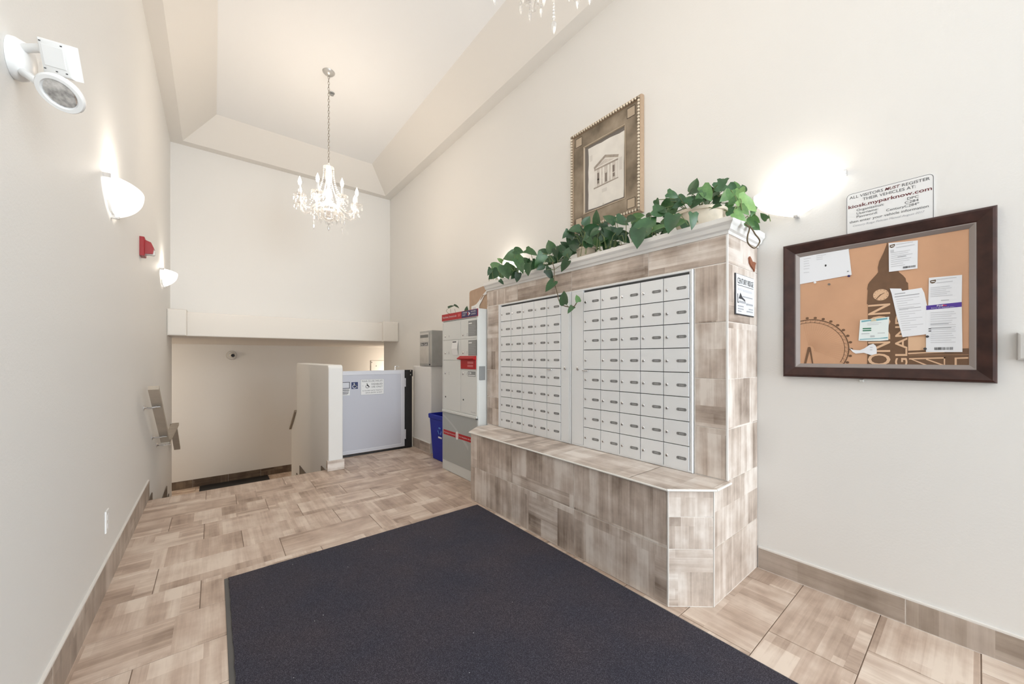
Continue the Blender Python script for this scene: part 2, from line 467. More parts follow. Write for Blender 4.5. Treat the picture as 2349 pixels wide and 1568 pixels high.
def print_bars(name, rows, fr, mat, parent, w=0.0007):
    """lines of print too small to read: rows of (u0, u1, v, height)"""
    m = MB()
    for u0, u1, v, h in rows:
        m.add([fr(u0, v - h / 2, w), fr(u1, v - h / 2, w), fr(u1, v + h / 2, w), fr(u0, v + h / 2, w)], [(0, 1, 2, 3)])
    o = m.build(name, mat, parent)
    return stuff(o)

# ------------------------------------------------------------------ tiles
_tile_cache = {}
def tile(parent, fr, u0, v0, u1, v1, mat, name='tile', th=0.008, joint=0.0035, grain=0):
    """one tile on the plane fr: its long side runs along the tile's own x"""
    u0 += joint / 2; v0 += joint / 2; u1 -= joint / 2; v1 -= joint / 2
    w, h = u1 - u0, v1 - v0
    if w < 0.004 or h < 0.004: return None
    key = (round(w, 4), round(h, 4), mat.name, th)
    me = _tile_cache.get(key)
    if me is None:
        c = 0.0012
        m = MB()
        x, y = w / 2, h / 2
        vs = [(-x, -y, -th), (x, -y, -th), (x, y, -th), (-x, y, -th), (-x, -y, -c), (x, -y, -c), (x, y, -c), (-x, y, -c),
              (-x + c, -y + c, 0), (x - c, -y + c, 0), (x - c, y - c, 0), (-x + c, y - c, 0)]
        fs = [(0, 1, 5, 4), (1, 2, 6, 5), (2, 3, 7, 6), (3, 0, 4, 7), (4, 5, 9, 8), (5, 6, 10, 9), (6, 7, 11, 10), (7, 4, 8, 11), (8, 9, 10, 11)]
        me = m.add(vs, fs).mesh(name, mat)
        _tile_cache[key] = me
    o = bpy.data.objects.new(name, me); col.objects.link(o)
    o.parent = parent
    base = Vector((0, 0, 0)); q = parent
    while q is not None: base += q.location; q = q.parent
    c = fr((u0 + u1) / 2, (v0 + v1) / 2, 0) - base
    mtx = Matrix((fr.u, fr.v, fr.w)).transposed().to_4x4()
    mtx.translation = c
    o.matrix_local = mtx
    o.pass_index = grain
    return o

# ------------------------------------------------------------------ the room
XL, XR, YB, YN, HC = -0.457, 2.54, 6.78, -4.0, 4.15     # left / right wall, far wall, entrance wall, soffit height
YS, ZL, YH, HS = 4.53, -1.5, 10.4, 1.53                 # stair edge, lower floor, lower hall far wall, its ceiling
PX0, PX1 = 0.985, 1.135                                 # stair side wall

def slab(name, boxes, mat, parent=None):
    m = MB()
    for a, b in boxes: m.box(a, b)
    return m.build(name, mat, parent)

# left wall runs on down beside the stairs; so does the right one
structure(slab('wall_left', [((XL - .15, YN - .15, ZL - .1), (XL, 7.0, HC + .6))], M['wall']))
structure(slab('wall_right', [((XR, YN - .15, ZL - .1), (XR + .15, 7.1, HC + .6))], M['wall']))
structure(slab('wall_back', [((XL, YB, HS), (XR, YB + .2, HC + .6))], M['wall']))
# low wall block that the steel box sits on
m = MB(); m.bbox((-5.0, -0.3, 0.0), (-4.44, 1.135, 0.33), 0.012, Fr((XR - .004, 0, 0), (0, -1, 0), (0, 0, 1), (-1, 0, 0)))
m = MB(); m.bbox((0, 0, 0), (0.55, 1.135, 0.335), 0.012, on_right(5.0, 0, XR - .002))
structure(m.build('wall_ledge', M['wall']))
# entrance wall with glazed doors behind the camera
m = MB()
m.box((XL, YN - .15, 0), (0.4, YN, HC + .6)); m.box((2.5, YN - .15, 0), (XR, YN, HC + .6)); m.box((0.4, YN - .15, 3.3), (2.5, YN, HC + .6))
structure(m.build('wall_entrance', M['wall']))
d1 = thing('door_1', (1.45, YN - .08, 0), None, None); structure(d1)
fr = Fr((2.5, YN - .05, 0), (-1, 0, 0), (0, 0, 1), (0, 1, 0))
m = MB(); m.ring((0, 0, 2.1, 3.3), [(0, -.06), (0, .0), (.06, .0), (.06, -.06)], fr); m.build('door_frame', M['steel'], d1)
for a, b in ((.065, 1.045), (1.055, 2.035)):
    m = MB(); m.ring((a, .02, b, 2.3), [(0, -.05), (0, -.005), (.09, -.005), (.09, -.05), (0, -.05)], fr); leafo = m.build('door_leaf', M['steel'], d1)
    m = MB(); m.box((a + .08, .1, -.03), (b - .08, 2.22, -.024), fr); m.build('pane', M['glass'], leafo)
    hx = b - .05 if a < 1 else a + .05
    m = MB(); m.tube([fr(hx, .95, -.005), fr(hx, .95, .05), fr(hx, 1.3, .05), fr(hx, 1.3, -.005)], .012); m.build('door_handle', M['chrome'], leafo, 40)
m = MB(); m.box((.06, 2.3, -.05), (2.04, 2.38, -.005), fr); m.build('transom_bar', M['steel'], d1)
m = MB(); m.box((.06, 2.38, -.03), (2.04, 3.24, -.024), fr); m.build('pane', M['glass'], d1)

# tray ceiling: flat soffit ring, sloped sides, raised flat
w, ts, th = 0.133, 0.353, 0.315
def ringv(i, z): return [(XL + i, YN + i, z), (XR - i, YN + i, z), (XR - i, YB - i, z), (XL + i, YB - i, z)]
vs = ringv(-.02, HC) + ringv(w, HC) + ringv(w + ts, HC + th)
fs = [(4 * k + j, 4 * k + 4 + j, 4 * k + 4 + (j + 1) % 4, 4 * k + (j + 1) % 4) for k in range(2) for j in range(4)] + [(8, 11, 10, 9)]
vs2 = ringv(-.02, HC + .5)
fs += [(12, 13, 14, 15)] + [(j, (j + 1) % 4, 12 + (j + 1) % 4, 12 + j) for j in range(4)]
m = MB().add(vs + vs2, fs); m.m[8] = 1
structure(m.build('ceiling', [M['ceiling'], M['ceilingflat']]))

# beam box over the stair opening, with a proud block at either end
m = MB(); m.bbox((XL, HS, 0), (XR, 1.845, YB - 6.44 + .01), .012, on_back(0, 0, YB + .01)); beam = structure(m.build('trim_1', M['trimpaint']))
m = MB(); m.bbox((XL, HS - .002, 0), (-.27, 1.862, YB - 6.30), .016, on_back(0, 0, YB)); m.build('end_block', M['trimpaint'], beam)
m = MB(); m.bbox((2.27, HS - .002, 0), (XR, 1.87, YB - 6.37), .016, on_back(0, 0, YB)); m.build('end_block', M['trimpaint'], beam)

# lower hall
structure(slab('wall_lower_hall', [((-3.2, YH, ZL - .1), (6.2, YH + .15, HS + .2))], M['wall']))
structure(slab('wall_hall_left', [((-3.35, 6.9, ZL - .1), (-3.2, YH, HS + .2))], M['wall']))
structure(slab('wall_hall_right', [((6.2, 6.9, ZL - .1), (6.35, YH, HS + .2))], M['wall']))
structure(slab('wall_hall_near', [((-3.2, 6.85, ZL - .1), (XL - .15, 7.0, HS + .2)), ((XR + .15, 6.95, ZL - .1), (6.2, 7.1, HS + .2))], M['wall']))
structure(slab('ceiling_lower_hall', [((-3.2, 6.80, HS + .004), (6.2, YH, HS + .15))], M['ceiling']))
lf = structure(slab('floor_lower', [((-3.2, YS, ZL - .1), (6.2, YH, ZL - .004))], M['floorgrout']))
fl = Fr((0, YH, ZL), (1, 0, 0), (0, 1, 0), (0, 0, 1))
for r in range(4):
    for k in range(-3, 9):
        tile(lf, fl, -.3 + k * .61 + .2 * r, -.304 * (r + 1), .31 + k * .61 + .2 * r, -.304 * r, M['floortile'])
bb = structure(slab('baseboard_lower_hall', [((-3.2, YH - .008, ZL), (6.2, YH, ZL + .165))], M['grout']))
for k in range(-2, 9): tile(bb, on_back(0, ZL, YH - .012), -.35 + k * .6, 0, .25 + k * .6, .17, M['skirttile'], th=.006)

# stairs going down: three steps to a landing, then on to the lower floor
st = structure(slab('stairs', [((XL, YS + .02, ZL), (PX0, YS + .03, -.02))], M['floorgrout']))
LV = [(YS, 0.0), (YS + .29, -.157), (YS + .58, -.313), (YS + .60, -.47)]
steps = [(YS, YS + .29, -.157), (YS + .29, YS + .58, -.313), (YS + .58, 6.22, -.47)]
for k in range(5): steps.append((6.22 + .27 * k, 6.22 + .27 * (k + 1), -.47 - (k + 1) * 1.03 / 6))
zp = 0.0
for k, (ya, yb, z1) in enumerate(steps):
    slab('tread', [((XL + .001, ya + .03, z1 - .04), (PX0 - .001, yb + .03, z1))], M['floortile'], st)
    slab('riser', [((XL + .001, ya + .012, z1 + .001), (PX0 - .001, ya + .028, (zp - .041 if k else -.012)))], M['floortile'], st)
    zp = z1
# stepped skirting tiles on the walls beside the stairs
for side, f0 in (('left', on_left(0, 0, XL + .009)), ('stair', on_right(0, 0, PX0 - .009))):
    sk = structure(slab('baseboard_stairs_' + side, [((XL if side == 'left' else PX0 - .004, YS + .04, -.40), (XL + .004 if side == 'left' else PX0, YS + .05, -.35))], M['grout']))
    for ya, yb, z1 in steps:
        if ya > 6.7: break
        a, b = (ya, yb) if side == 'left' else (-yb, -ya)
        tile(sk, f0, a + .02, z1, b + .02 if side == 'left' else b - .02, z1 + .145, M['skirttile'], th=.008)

# wall between stairs and lift, its lower end sloping with the stairs
prof = [(4.465, ZL), (4.465, 1.14), (4.49, 1.168), (6.44, 1.168), (6.49, 1.14), (6.49, .44), (6.98, .10), (6.98, ZL)]
frp = Fr((PX0, 0, 0), (0, 1, 0), (0, 0, 1), (1, 0, 0))
m = MB(); m.prism(prof, 0, PX1 - PX0, frp)
pony = structure(m.build('wall_stair', M['wall']))
bev = pony.modifiers.new('bevel', 'BEVEL'); bev.width = .012; bev.segments = 2; bev.limit_method = 'ANGLE'
m = MB(); m.prism([(6.50, .452), (6.985, .118), (6.985, .085), (6.50, .42)], -.03, PX1 - PX0 + .03, frp); m.build('cap_rail', M['rail'], pony)
m = MB(); m.box((PX0 - .006, 4.459, 0), (PX1 + .006, 4.51, .112)); bp = structure(m.build('baseboard_stair_wall', M['grout']))
tile(bp, on_back(0, 0, 4.453), PX0 - .014, 0, PX1 + .014, .115, M['kiosktile'], th=.006)
tile(bp, on_left(0, 0, PX1 + .012), 4.453, 0, 4.513, .115, M['kiosktile'], th=.006)
tile(bp, on_right(0, 0, PX0 - .012), -4.513, 0, -4.453, .115, M['kiosktile'], th=.006)

# upper floor: grout bed and every tile
flo = structure(slab('floor', [((XL, YN - .15, -.12), (XR, YS + .012, -.003)), ((PX1, YS + .012, -.12), (XR, 4.99, -.003))], M['floorgrout']))
ff = Fr((0, 0, 0), (1, 0, 0), (0, 1, 0), (0, 0, 1))
P, T = .304, .61
shift = [.155, -.255, -.055]
for k in range(-3, 21):
    y1 = 4.25 - P * k; y0 = y1 - P
    if y0 < -1.3: break
    s = shift[k % 3]
    for c in range(-2, 6):
        x0, x1 = s + T * c, s + T * (c + 1)
        a, b = max(x0, XL), min(x1, XR)
        lo, hi = y0, y1
        if b - a < .02: continue
        if hi > YS:                     # ends at the stair edge, goes on in front of the lift gate
            if a < PX1:
                if lo < YS and min(b, PX1) - a > .02: tile(flo, ff, a, lo, min(b, PX1), YS + .012, M['floortile'])
                a = PX1
                if b - a < .02: continue
            hi = min(hi, 4.98)
        if hi - lo < .01: continue
        if a > 1.96 and lo > 1.0 and hi < 2.8: continue     # under the kiosk bench
        tile(flo, ff, a, lo, b, hi, M['floortile'])

# baseboards of cut tile
def baseboard(name, fr, cuts, h, pale=True):
    u0, u1 = cuts[0], cuts[-1]
    m = MB(); m.box((u0, 0, 0), (u1, h, .0095), fr); b = structure(m.build(name, M['grout']))
    for a, c in zip(cuts[:-1], cuts[1:]): tile(b, fr.at(0, 0, .011), a, .0015, c, h + .001, M['basetile'], th=.006)
    m = MB(); m.box((u0, h + .0005, 0), (u1, h + .0085, .0105), fr); m.build('edge_trim', M['trimmetal'], b)
    return b
baseboard('baseboard_left', on_left(0, 0, XL), [YN, -.95, -.35, .25, .85, 1.45, 2.05, 2.65, 3.25, 3.85, 4.40, 4.60], .158)
baseboard('baseboard_right', on_right(0, 0, XR), [-.82, -.214, .39, .99, -YN], .120)
baseboard('baseboard_far_right', on_right(0, 0, XR), [-4.44, -3.90, -3.3, -3.05], .128)
baseboard('baseboard_ledge', on_right(0, 0, XR - .337), [-4.99, -4.76, -4.445], .128)

# ------------------------------------------------------------------ tiled mailbox kiosk
XK, XB, KE, KF, ZT = 2.113, 1.777, 0.8255, 3.041, 1.912
kio = thing('mailbox_kiosk', (2.3, 1.9, 0), 'tile clad mailbox surround with low bench and white crown against the wall', 'mailbox kiosk')
fk = on_right(0, 0, XK + .0025)      # grout face, u = -y
def U(y): return -y
B0, B1, BZ0, BZ1 = 2.842, 1.001, .597, 1.751   # opening for the mailbox banks
o = [(-KF + .003, 0), (-KE - .003, 0), (-KE - .003, ZT), (-KF + .003, ZT)]
i = [(-B0, BZ0), (-B1, BZ0), (-B1, BZ1), (-B0, BZ1)]
D, DR = -(XR - XK - .006), -.20
vs = [fk(u, v, 0) for u, v in o] + [fk(u, v, 0) for u, v in i] + [fk(u, v, DR) for u, v in i] + [fk(u, v, D) for u, v in o]
fs = [(j, (j + 1) % 4, 4 + (j + 1) % 4, 4 + j) for j in range(4)] + [(4 + j, 4 + (j + 1) % 4, 8 + (j + 1) % 4, 8 + j) for j in range(4)] + [(8, 9, 10, 11), (15, 14, 13, 12)] + [(j, 12 + j, 12 + (j + 1) % 4, (j + 1) % 4) for j in range(4)]
MB().add(vs, fs).build('core', M['grout'], kio)
g = .003
foot = [(XR - .006, KE + g), (1.953, KE + g), (XB + g, .974), (XB + g, 2.806), (1.953, 2.955), (XK + .05, 2.955), (XK + .05, 3.03), (XR - .006, 3.03)]
foot = [(XK - .0, KE + g), (1.953 + .001, KE + g), (XB + g, .974 + .001), (XB + g, 2.806), (1.953, 2.955), (XK, 2.955)]
MB().prism(foot, .001, .585).build('bench_core', M['grout'], kio)
fkt = on_right(0, 0, XK)
RZ = [.600, .868, 1.135, 1.44, 1.75]
for a, b, gr in zip(RZ[:-1], RZ[1:], (2, 1, 2, 2)):
    tile(kio, fkt, -B1 + .004, a, -KE - .006, b, M['kiosktile'], grain=gr)
    tile(kio, fkt, -KF, a, -B0 - .004, b, M['kiosktile'], grain=2)
for a, b in zip([3.041, 2.566, 1.923, 1.285], [2.566, 1.923, 1.285, KE + .006]):
    tile(kio, fkt, -a, BZ1 + .003, -b, ZT, M['kiosktile'], grain=1)
fe = on_back(0, 0, KE)
for a, b in zip([0.005] + [.293] + RZ, [.293] + RZ + [ZT]):
    tile(kio, fe, 1.957 if a < .59 else XK + .008, a, XR - .004, b, M['kiosktile'], grain=2)
# far end
ff2 = Fr((0, KF, 0), (-1, 0, 0), (0, 0, 1), (0, 1, 0))
for a, b in zip(RZ, RZ[1:] + [ZT]): tile(kio, ff2, -XR + .004, a, -XK - .002, b, M['kiosktile'])
# bench front, chamfers and seat
fb = on_right(0, 0, XB)
cuts = [2.806, 2.226, 1.597, .978]
for z0, z1 in ((.004, .293), (.293, .583)):
    for a, b in zip(cuts[:-1], cuts[1:]): tile(kio, fb, -a, z0, -b, z1, M['kiosktile'], grain=2)
def chamfer(p, q, rows):
    p, q = Vector((*p, 0)), Vector((*q, 0)); u = (q - p).normalized(); f = Fr(p, u, (0, 0, 1), u.cross(Vector((0, 0, 1))))
    for a, b in rows: tile(kio, f, .003, a, (q - p).length - .003, b, M['kiosktile'], grain=1 if a < .2 else 2)
    return f, (q - p).length
chamfer((XB, .974), (1.953, KE), ((.004, .290), (.290, .452), (.452, .583)))
chamfer((1.953, 2.958), (XB, 2.809), ((.004, .293), (.293, .583)))
def seat(pts, name='seat_tile'):
    c = sum((Vector((*p, 0)) for p in pts), Vector()) / len(pts)
    m = MB(); m.prism([(x - c.x, y - c.y) for x, y in pts], .584, .597)
    return m.build(name, M['kiosktile'], kio, loc=(c.x, c.y, 0))
E1 = XB - .012
for a, b in zip([2.8, 2.4, 1.79, 1.19], [2.397, 1.787, 1.187, .97]):
    pts = [(E1, a), (E1, b), (XK - .004, b), (XK - .004, a)]
    if a == 2.8: pts = [(E1, 2.797), (E1, b), (XK - .004, b), (XK - .004, 2.968), (1.948, 2.968), (E1, 2.815)]
    if b == .97: pts = [(E1, a), (E1, .970), (1.948, KE - .011), (XK - .0, KE - .011), (XK - .004, a)]
    seat(pts)
m = MB()
for p, q in (((E1 - .003, 2.81), (E1 - .003, .969)), ((E1 - .003, .969), (1.948, KE - .014)), ((1.948, KE - .014), (XK + .006, KE - .014))):
    m.cyl((*p, .590), (*q, .590), .006, n=8)
m.build('bench_edge_trim', M['trimmetal'], kio)
m = MB(); m.box((XK - .001, KE - .001, .60), (XK + .008, KE + .008, ZT)); m.build('corner_trim', M['crown'], kio)
m = MB(); m.box((XB - .001, .969, .004), (XB + .004, .976, .583)); m.build('corner_trim', M['trimmetal'], kio)
m = MB(); m.box((1.9495, KE - .001, .004), (1.957, KE + .004, .583)); m.build('corner_trim', M['trimmetal'], kio)
# white crown moulding round the top
cp = [(0, 1.902), (.006, 1.902), (.008, 1.916), (.020, 1.922), (.028, 1.942), (.036, 1.950), (.040, 1.956), (.040, 1.980), (0, 1.980)]
def corner_path(o): return [(XR - .005, KE - o), (XK - o, KE - o), (XK - o, KF + .004)]
vs, fs = [], []
n = len(cp)
for s in range(3):
    for o_, z in cp: vs.append((*corner_path(o_)[s], z))
for s in range(2):
    for j in range(n): fs.append((s * n + j, s * n + (j + 1) % n, (s + 1) * n + (j + 1) % n, (s + 1) * n + j))
fs += [tuple(range(n)), tuple(range(2 * n, 3 * n))[::-1]]
MB().add(vs, fs).build('crown_moulding', M['crown'], kio)
MB().box((XK + .001, KE + .001, ZT + .001), (XR - .006, KF - .001, 1.979)).build('top_board', M['crown'], kio)

# ------------------------------------------------------------------ mailbox banks
fm = on_right(0, 0, XK)
PY, PZ, Z0 = .1548, .13975, .606
def door_mesh():
    m = MB(); e = .0022
    m.bbox((e, e, .000), (PY - e, PZ - e, .012), .0015, Fr((0, 0, 0), (0, -1, 0), (0, 0, 1), (-1, 0, 0)))
    return m.mesh('mailbox_door', M['alu_door'])
def lock_mesh():
    f = Fr((0, 0, 0), (0, -1, 0), (0, 0, 1), (-1, 0, 0)); m = MB()
    m.lathe([(.0095, 0), (.0095, .003), (.0075, .005), (.001, .005)], f(.022, PZ * .47, .0122), 14, 0, f.w)
    m.box((.0195, PZ * .47 - .0065, .0168), (.0245, PZ * .47 + .002, .0178), f, 1)
    return m.mesh('lock', [M['chrome'], M['darkmetal']], 40)
def plate_mesh():
    f = Fr((0, 0, 0), (0, -1, 0), (0, 0, 1), (-1, 0, 0)); m = MB()
    cx, cy, a, r = .111, PZ * .475, .021, .0085
    pts = [(cx + a * s + r * math.cos(t), cy + r * math.sin(t)) for s, t0 in ((1, -PI / 2), (-1, PI / 2)) for t in [t0 + PI * k / 6 for k in range(7)]]
    m.prism(pts, .0122, .0136, f, 0)
    for k in (-1, 0, 1): m.box((cx + k * .009 - .0025, cy - .0035, .0136), (cx + k * .009 + .0025, cy + .0035, .0139), f, 1)
    return m.mesh('number_plate', [M['plate'], M['platedot']])
DM, LM, PM = door_mesh(), lock_mesh(), plate_mesh()
def bank(yl, yr, strip_left, label):
    """yl..yr outer frame; doors start at yd"""
    t = thing('mailbox_bank', (XK, (yl + yr) / 2, .6), label, 'mailboxes', 'wall mailbox banks')
    rect = (-yl, .598, -yr, 1.749)
    m = MB(); m.ring(rect, [(0, -.19), (0, .006), (.003, .010), (.010, .010), (.012, .008), (.012, -.012)], fm)
    m.build('frame', M['alu'], t)
    m = MB(); m.box((-yl + .010, .606, -.185), (-yr - .010, 1.741, -.006), fm); m.build('cabinet', M['gap'], t)
    yd = (yl - .040) if not strip_left else (yr + .0195 + 5 * PY)
    # lock stile beside the doors
    s0, s1 = ((-yd + 5 * PY + .003, -yr - .014) if not strip_left else (-yl + .012, -yd - .002))
    m = MB(); m.bbox((s0, .611, -.006), (s1, 1.737, .011), .002, fm); stile = m.build('stile', M['alu'], t)
    if not strip_left:
        m = MB(); m.bbox((-yl + .013, .611, -.006), (-yd - .003, 1.737, .011), .002, fm); m.build('stile', M['alu'], t)
    else:
        m = MB(); m.box((-yr - .0185, .611, -.006), (-yr - .013, 1.737, .009), fm); m.build('stile', M['alu'], t)
    lu = (s0 + s1) / 2
    m = MB(); m.lathe([(.013, 0), (.013, .003), (.010, .005), (.001, .005)], fm(lu, 1.168, .0112), 16, 0, fm.w)
    m.box((lu - .002, 1.162, .0162), (lu + .002, 1.172, .0168), fm, 1)
    m.build('lock', [M['chrome'], M['darkmetal']], stile, 40)
    for r in range(8):
        for c in range(5):
            p = Vector((XK, yd - c * PY, Z0 + r * PZ))
            d = link('mailbox_door', DM, t, p)
            link('lock', LM, d, p)
            if not (strip_left and ((c == 0 and r == 4))):
                pl = link('number_plate', PM, d, p)
    # small pull on the master door
    cc = 4 if not strip_left else 0
    p = fm(-yd + cc * PY + (.01 if cc else -.004), Z0 + 4 * PZ - .012, .012)
    m = MB(); m.bbox((0, 0, 0), (.055, .006, .012), .001, Fr(p, fm.u, fm.v, fm.w)); m.build('pull_bar', M['chrome'], t)
    return t
bank(2.839, 1.923, False, 'aluminium mailbox bank nearer the parcel locker, forty small locked doors')
bank(1.916, 1.004, True, 'aluminium mailbox bank nearer the cork board, forty small locked doors')

# plaque on the kiosk end
fp = on_back(0, 0, KE - .0015)
pq = thing('plaque', (2.32, KE, 1.485), 'small grey metal plaque with dark lettering on the kiosk end', 'plaque')
m = MB(); m.bbox((2.197, 1.484, 0), (2.458, 1.708, .006), .002, fp); m.build('plate', M['ink'], pq)
m = MB(); m.bbox((2.203, 1.490, .0062), (2.458, 1.705, .0075), .0005, fp); pl = m.build('face', M['alu'], pq)
fpp = fp.at(0, 0, .0078)
lettering('lettering', 'CENTURY RIDGE', fpp, 2.216, 1.655, .030, M['ink'], pl, width=.225)
m = MB(); m.box((2.216, 1.644, 0), (2.44, 1.6465, .0006), fpp); m.build('rule', M['ink'], pl)
print_bars('print_lines', [(2.225, 2.29, 1.625, .012), (2.30, 2.42, 1.622, .012)], fpp, M['paleink'], pl)
m = MB(); m.prism([(2.216, 1.548), (2.232, 1.548), (2.232, 1.554), (2.224, 1.554), (2.224, 1.598), (2.216, 1.598)], 0, .0006, fpp); m.build('letter_mark', M['ink'], pl)
m = MB(); m.prism([(2.232, 1.572), (2.278, 1.572), (2.322, 1.562), (2.322, 1.571), (2.282, 1.584), (2.256, 1.606)], 0, .0006, fpp); m.build('roof_mark', M['ink'], pl)
print_bars('print_lines', [(2.285, 2.43, 1.588, .006), (2.236, 2.33, 1.556, .012), (2.34, 2.435, 1.550, .010), (2.22, 2.30, 1.532, .007), (2.22, 2.30, 1.517, .007), (2.22, 2.27, 1.504, .005), (2.375, 2.435, 1.524, .006), (2.345, 2.435, 1.510, .007)], fpp, M['greyink'], pl)

# ------------------------------------------------------------------ parcel locker
XF, LY0, LY1, LH = 2.018, 3.052, 3.787, 1.732
pk = thing('parcel_locker', (2.27, 3.42, 0), 'putty coloured parcel locker with red header strip beside the mailbox kiosk', 'parcel locker')
fl_ = on_right(LY1, 0, XF)           # u from 0 (far, left) to .735
LW = LY1 - LY0
m = MB(); m.bbox((0, .0, -.50), (LW, LH, 0), .008, fl_); m.build('body', M['locker'], pk)
m = MB(); m.ring((.022, .664, LW - .012, 1.640), [(0, .0), (0, .006), (.012, .006), (.012, .0)], fl_); m.build('door_surround', M['locker'], pk)
hd = MB(); hd.bbox((.0, 1.658, .0005), (LW - .002, 1.730, .006), .001, fl_); hd = hd.build('header_strip', M['red'], pk)
fh = fl_.at(0, 0, .0062)
lettering('lettering', 'Parcel locker | Armoire \u00e0 colis', fh, .025, 1.686, .020, M['print'], hd, width=.30)
m = MB(); m.box((.43, 1.661, 0), (LW - .005, 1.727, .0006), fh); nv = m.build('navy_field', M['navy'], hd)
print_bars('print_lines', [(.355, .41, 1.705, .006), (.355, .41, 1.695, .006), (.355, .40, 1.685, .006)], fh, plain('pink_print', (.75, .16, .16), .5), hd)
fh2 = fh.at(0, 0, .0007)
for k, (a, b) in enumerate((('CANADA', 'POSTES'), ('POST', 'CANADA'))):
    lettering('lettering', a, fh2, .455, 1.703 - k * .024, .014, M['print'], hd, width=.085 if k == 0 else .055)
    lettering('lettering', b, fh2, .615, 1.703 - k * .024, .014, M['print'], hd, width=.085)
m = MB(); m.prism([(.562, 1.672), (.600, 1.694), (.562, 1.716), (.572, 1.694)], 0, .0006, fh2); m.build('arrow_mark', M['print'], hd)
m = MB(); m.prism([(.545, 1.680), (.560, 1.680), (.560, 1.708), (.545, 1.708)], 0, .0006, fh2); m.build('arrow_mark', M['red'], hd)
m = MB(); m.box((.03, 1.646, 0), (LW - .03, 1.650, .003), fl_); m.build('slot', M['gap'], pk)
# compartment doors
colx = [(.036, .408), (.414, LW - .026)]
rows_l = [(1.443, 1.632, 'A'), (1.224, 1.437, 'B'), (.680, 1.218, 'C')]
rows_r = [(1.443, 1.632, 'D'), (1.128, 1.437, 'E'), (.680, 1.120, 'F')]
for (a, b), rows in zip(colx, (rows_l, rows_r)):
    for z0, z1, ch in rows:
        m = MB(); m.bbox((a, z0, .0005), (b, z1, .005), .001, fl_); d = m.build('compartment_door', M['locker'], pk)
        kz = {'A': 1.483, 'B': 1.30, 'C': 1.078, 'D': 1.483, 'E': 1.30, 'F': 1.083}[ch]
        m = MB(); m.lathe([(.011, 0), (.011, .004), (.008, .007), (.001, .007)], fl_(a + .050, kz, .0052), 14, 0, fl_.w); m.box((a + .047, kz - .012, .012), (a + .053, kz + .001, .0128), fl_, 1)
        m.build('lock', [M['chrome'], M['darkmetal']], d, 40)
        lettering('lettering', ch, fl_.at(0, 0, .0052), a + .118, kz - .012, .026, M['greyink'], d)
        if ch in 'CF':
            m = MB(); m.lathe([(.009, 0), (.009, .003), (.001, .003)], fl_(a + .052, .816, .0052), 12, 0, fl_.w); m.build('key_slot', M['ink'], d)
        if ch in 'DE':
            zt = z1 - .012
            m = MB(); m.box((a + .147, zt - .155, .0052), (a + .305, zt, .006), fl_); s = m.build('instruction_sticker', M['sticker'], d)
            fs_ = fl_.at(0, 0, .0062)
            print_bars('print_lines', [(a + .155, a + .215, zt - .026, .012)], fs_, M['print'], s)
            print_bars('print_lines', [(a + .155, a + .155 + q, zt - .05 - .017 * k, .004) for k, q in enumerate((.12, .13, .10, .13, .11, .12))], fs_, M['greyink'], s)
m = MB(); m.box((colx[1][0] + .140, 1.060, .0052), (LW - .040, 1.112, .006), fl_); s = m.build('arrow_sticker', M['sticker'], pk)
fs_ = fl_.at(0, 0, .0062)
m = MB(); m.box((.567, 1.086, 0), (.577, 1.104, .0006), fs_); m.build('arrow_mark', M['print'], s)
m = MB(); m.prism([(.590, 1.083), (.625, 1.095), (.590, 1.107)], 0, .0006, fs_); m.build('arrow_mark', M['print'], s)
print_bars('print_lines', [(.562, .688, 1.072, .009)], fs_, M['print'], s)
# red mail slot with its sloping hood
m = MB(); m.bbox((.42, 1.134, .0055), (LW - .03, 1.232, .012), .002, fl_); ms = m.build('letter_slot', M['red'], pk)
m = MB(); m.prism([(0, 0), (.045, -.004), (.047, .004), (0, .04)], 0, LW - .03 - .395, Fr(fl_(.395, 1.229, .004), fl_.w, fl_.v, -fl_.u)) if False else m.add(
    [fl_(u, v, w_) for u in (.395, LW - .028) for v, w_ in ((1.226, .004), (1.234, .042), (1.242, .044), (1.268, .004))],
    [(0, 1, 2, 3), (7, 6, 5, 4), (0, 4, 5, 1), (1, 5, 6, 2), (2, 6, 7, 3), (3, 7, 4, 0)])
m.build('hood', M['red'], ms)
print_bars('print_lines', [(.555, .665, 1.205 - .012 * k, .006) for k in (0, 1)] + [(.555, .66, 1.172 - .012 * k, .006) for k in (0, 1)], fl_.at(0, 0, .0124), plain('pale_red_print', (.80, .30, .30), .5), ms)
lettering('lettering', 'Canada', fl_.at(0, 0, .0065), .612, .700, .014, M['greyink'], pk, width=.085)
# lower grey panel and its red band
m = MB(); m.bbox((.020, .648, .0005), (LW - .012, .672, .014), .003, fl_); m.build('rail', M['locker'], pk)
m = MB(); m.box((LW - .022, .640, .0005), (LW - .004, .655, .017), fl_, 0); m.build('latch', M['gap'], pk)
m = MB(); m.bbox((.018, .112, .0005), (LW - .014, .646, .004), .001, fl_); lp = m.build('lower_panel', M['lockergrey'], pk)
fq = fl_.at(0, 0, .0042)
m = MB(); m.add([fq(u, v, 0) for u, v in [(.02 + .02 * k, .62 - .0065 * k * (1 + .02 * k)) for k in range(28)] + [(.02 + .02 * k, .60 - .0066 * k * (1 + .025 * k)) for k in range(27, -1, -1)]], [tuple(range(56))])
m.build('pale_curve', plain('pale_grey_print', (.47, .49, .48), .35), lp)
m = MB(); m.box((.038, .397, .0003), (LW - .02, .450, .001), fq); rb = m.build('red_band', plain('deep_red_print', srgb(180, 12, 22), .4), lp)
fq2 = fq.at(0, 0, .0011)
lettering('lettering', 'Receiving parcels securely', fq2, .055, .418, .013, M['print'], rb, width=.24)
lettering('lettering', 'La r\u00e9ception de colis', fq2, .385, .418, .013, M['print'], rb, width=.26)
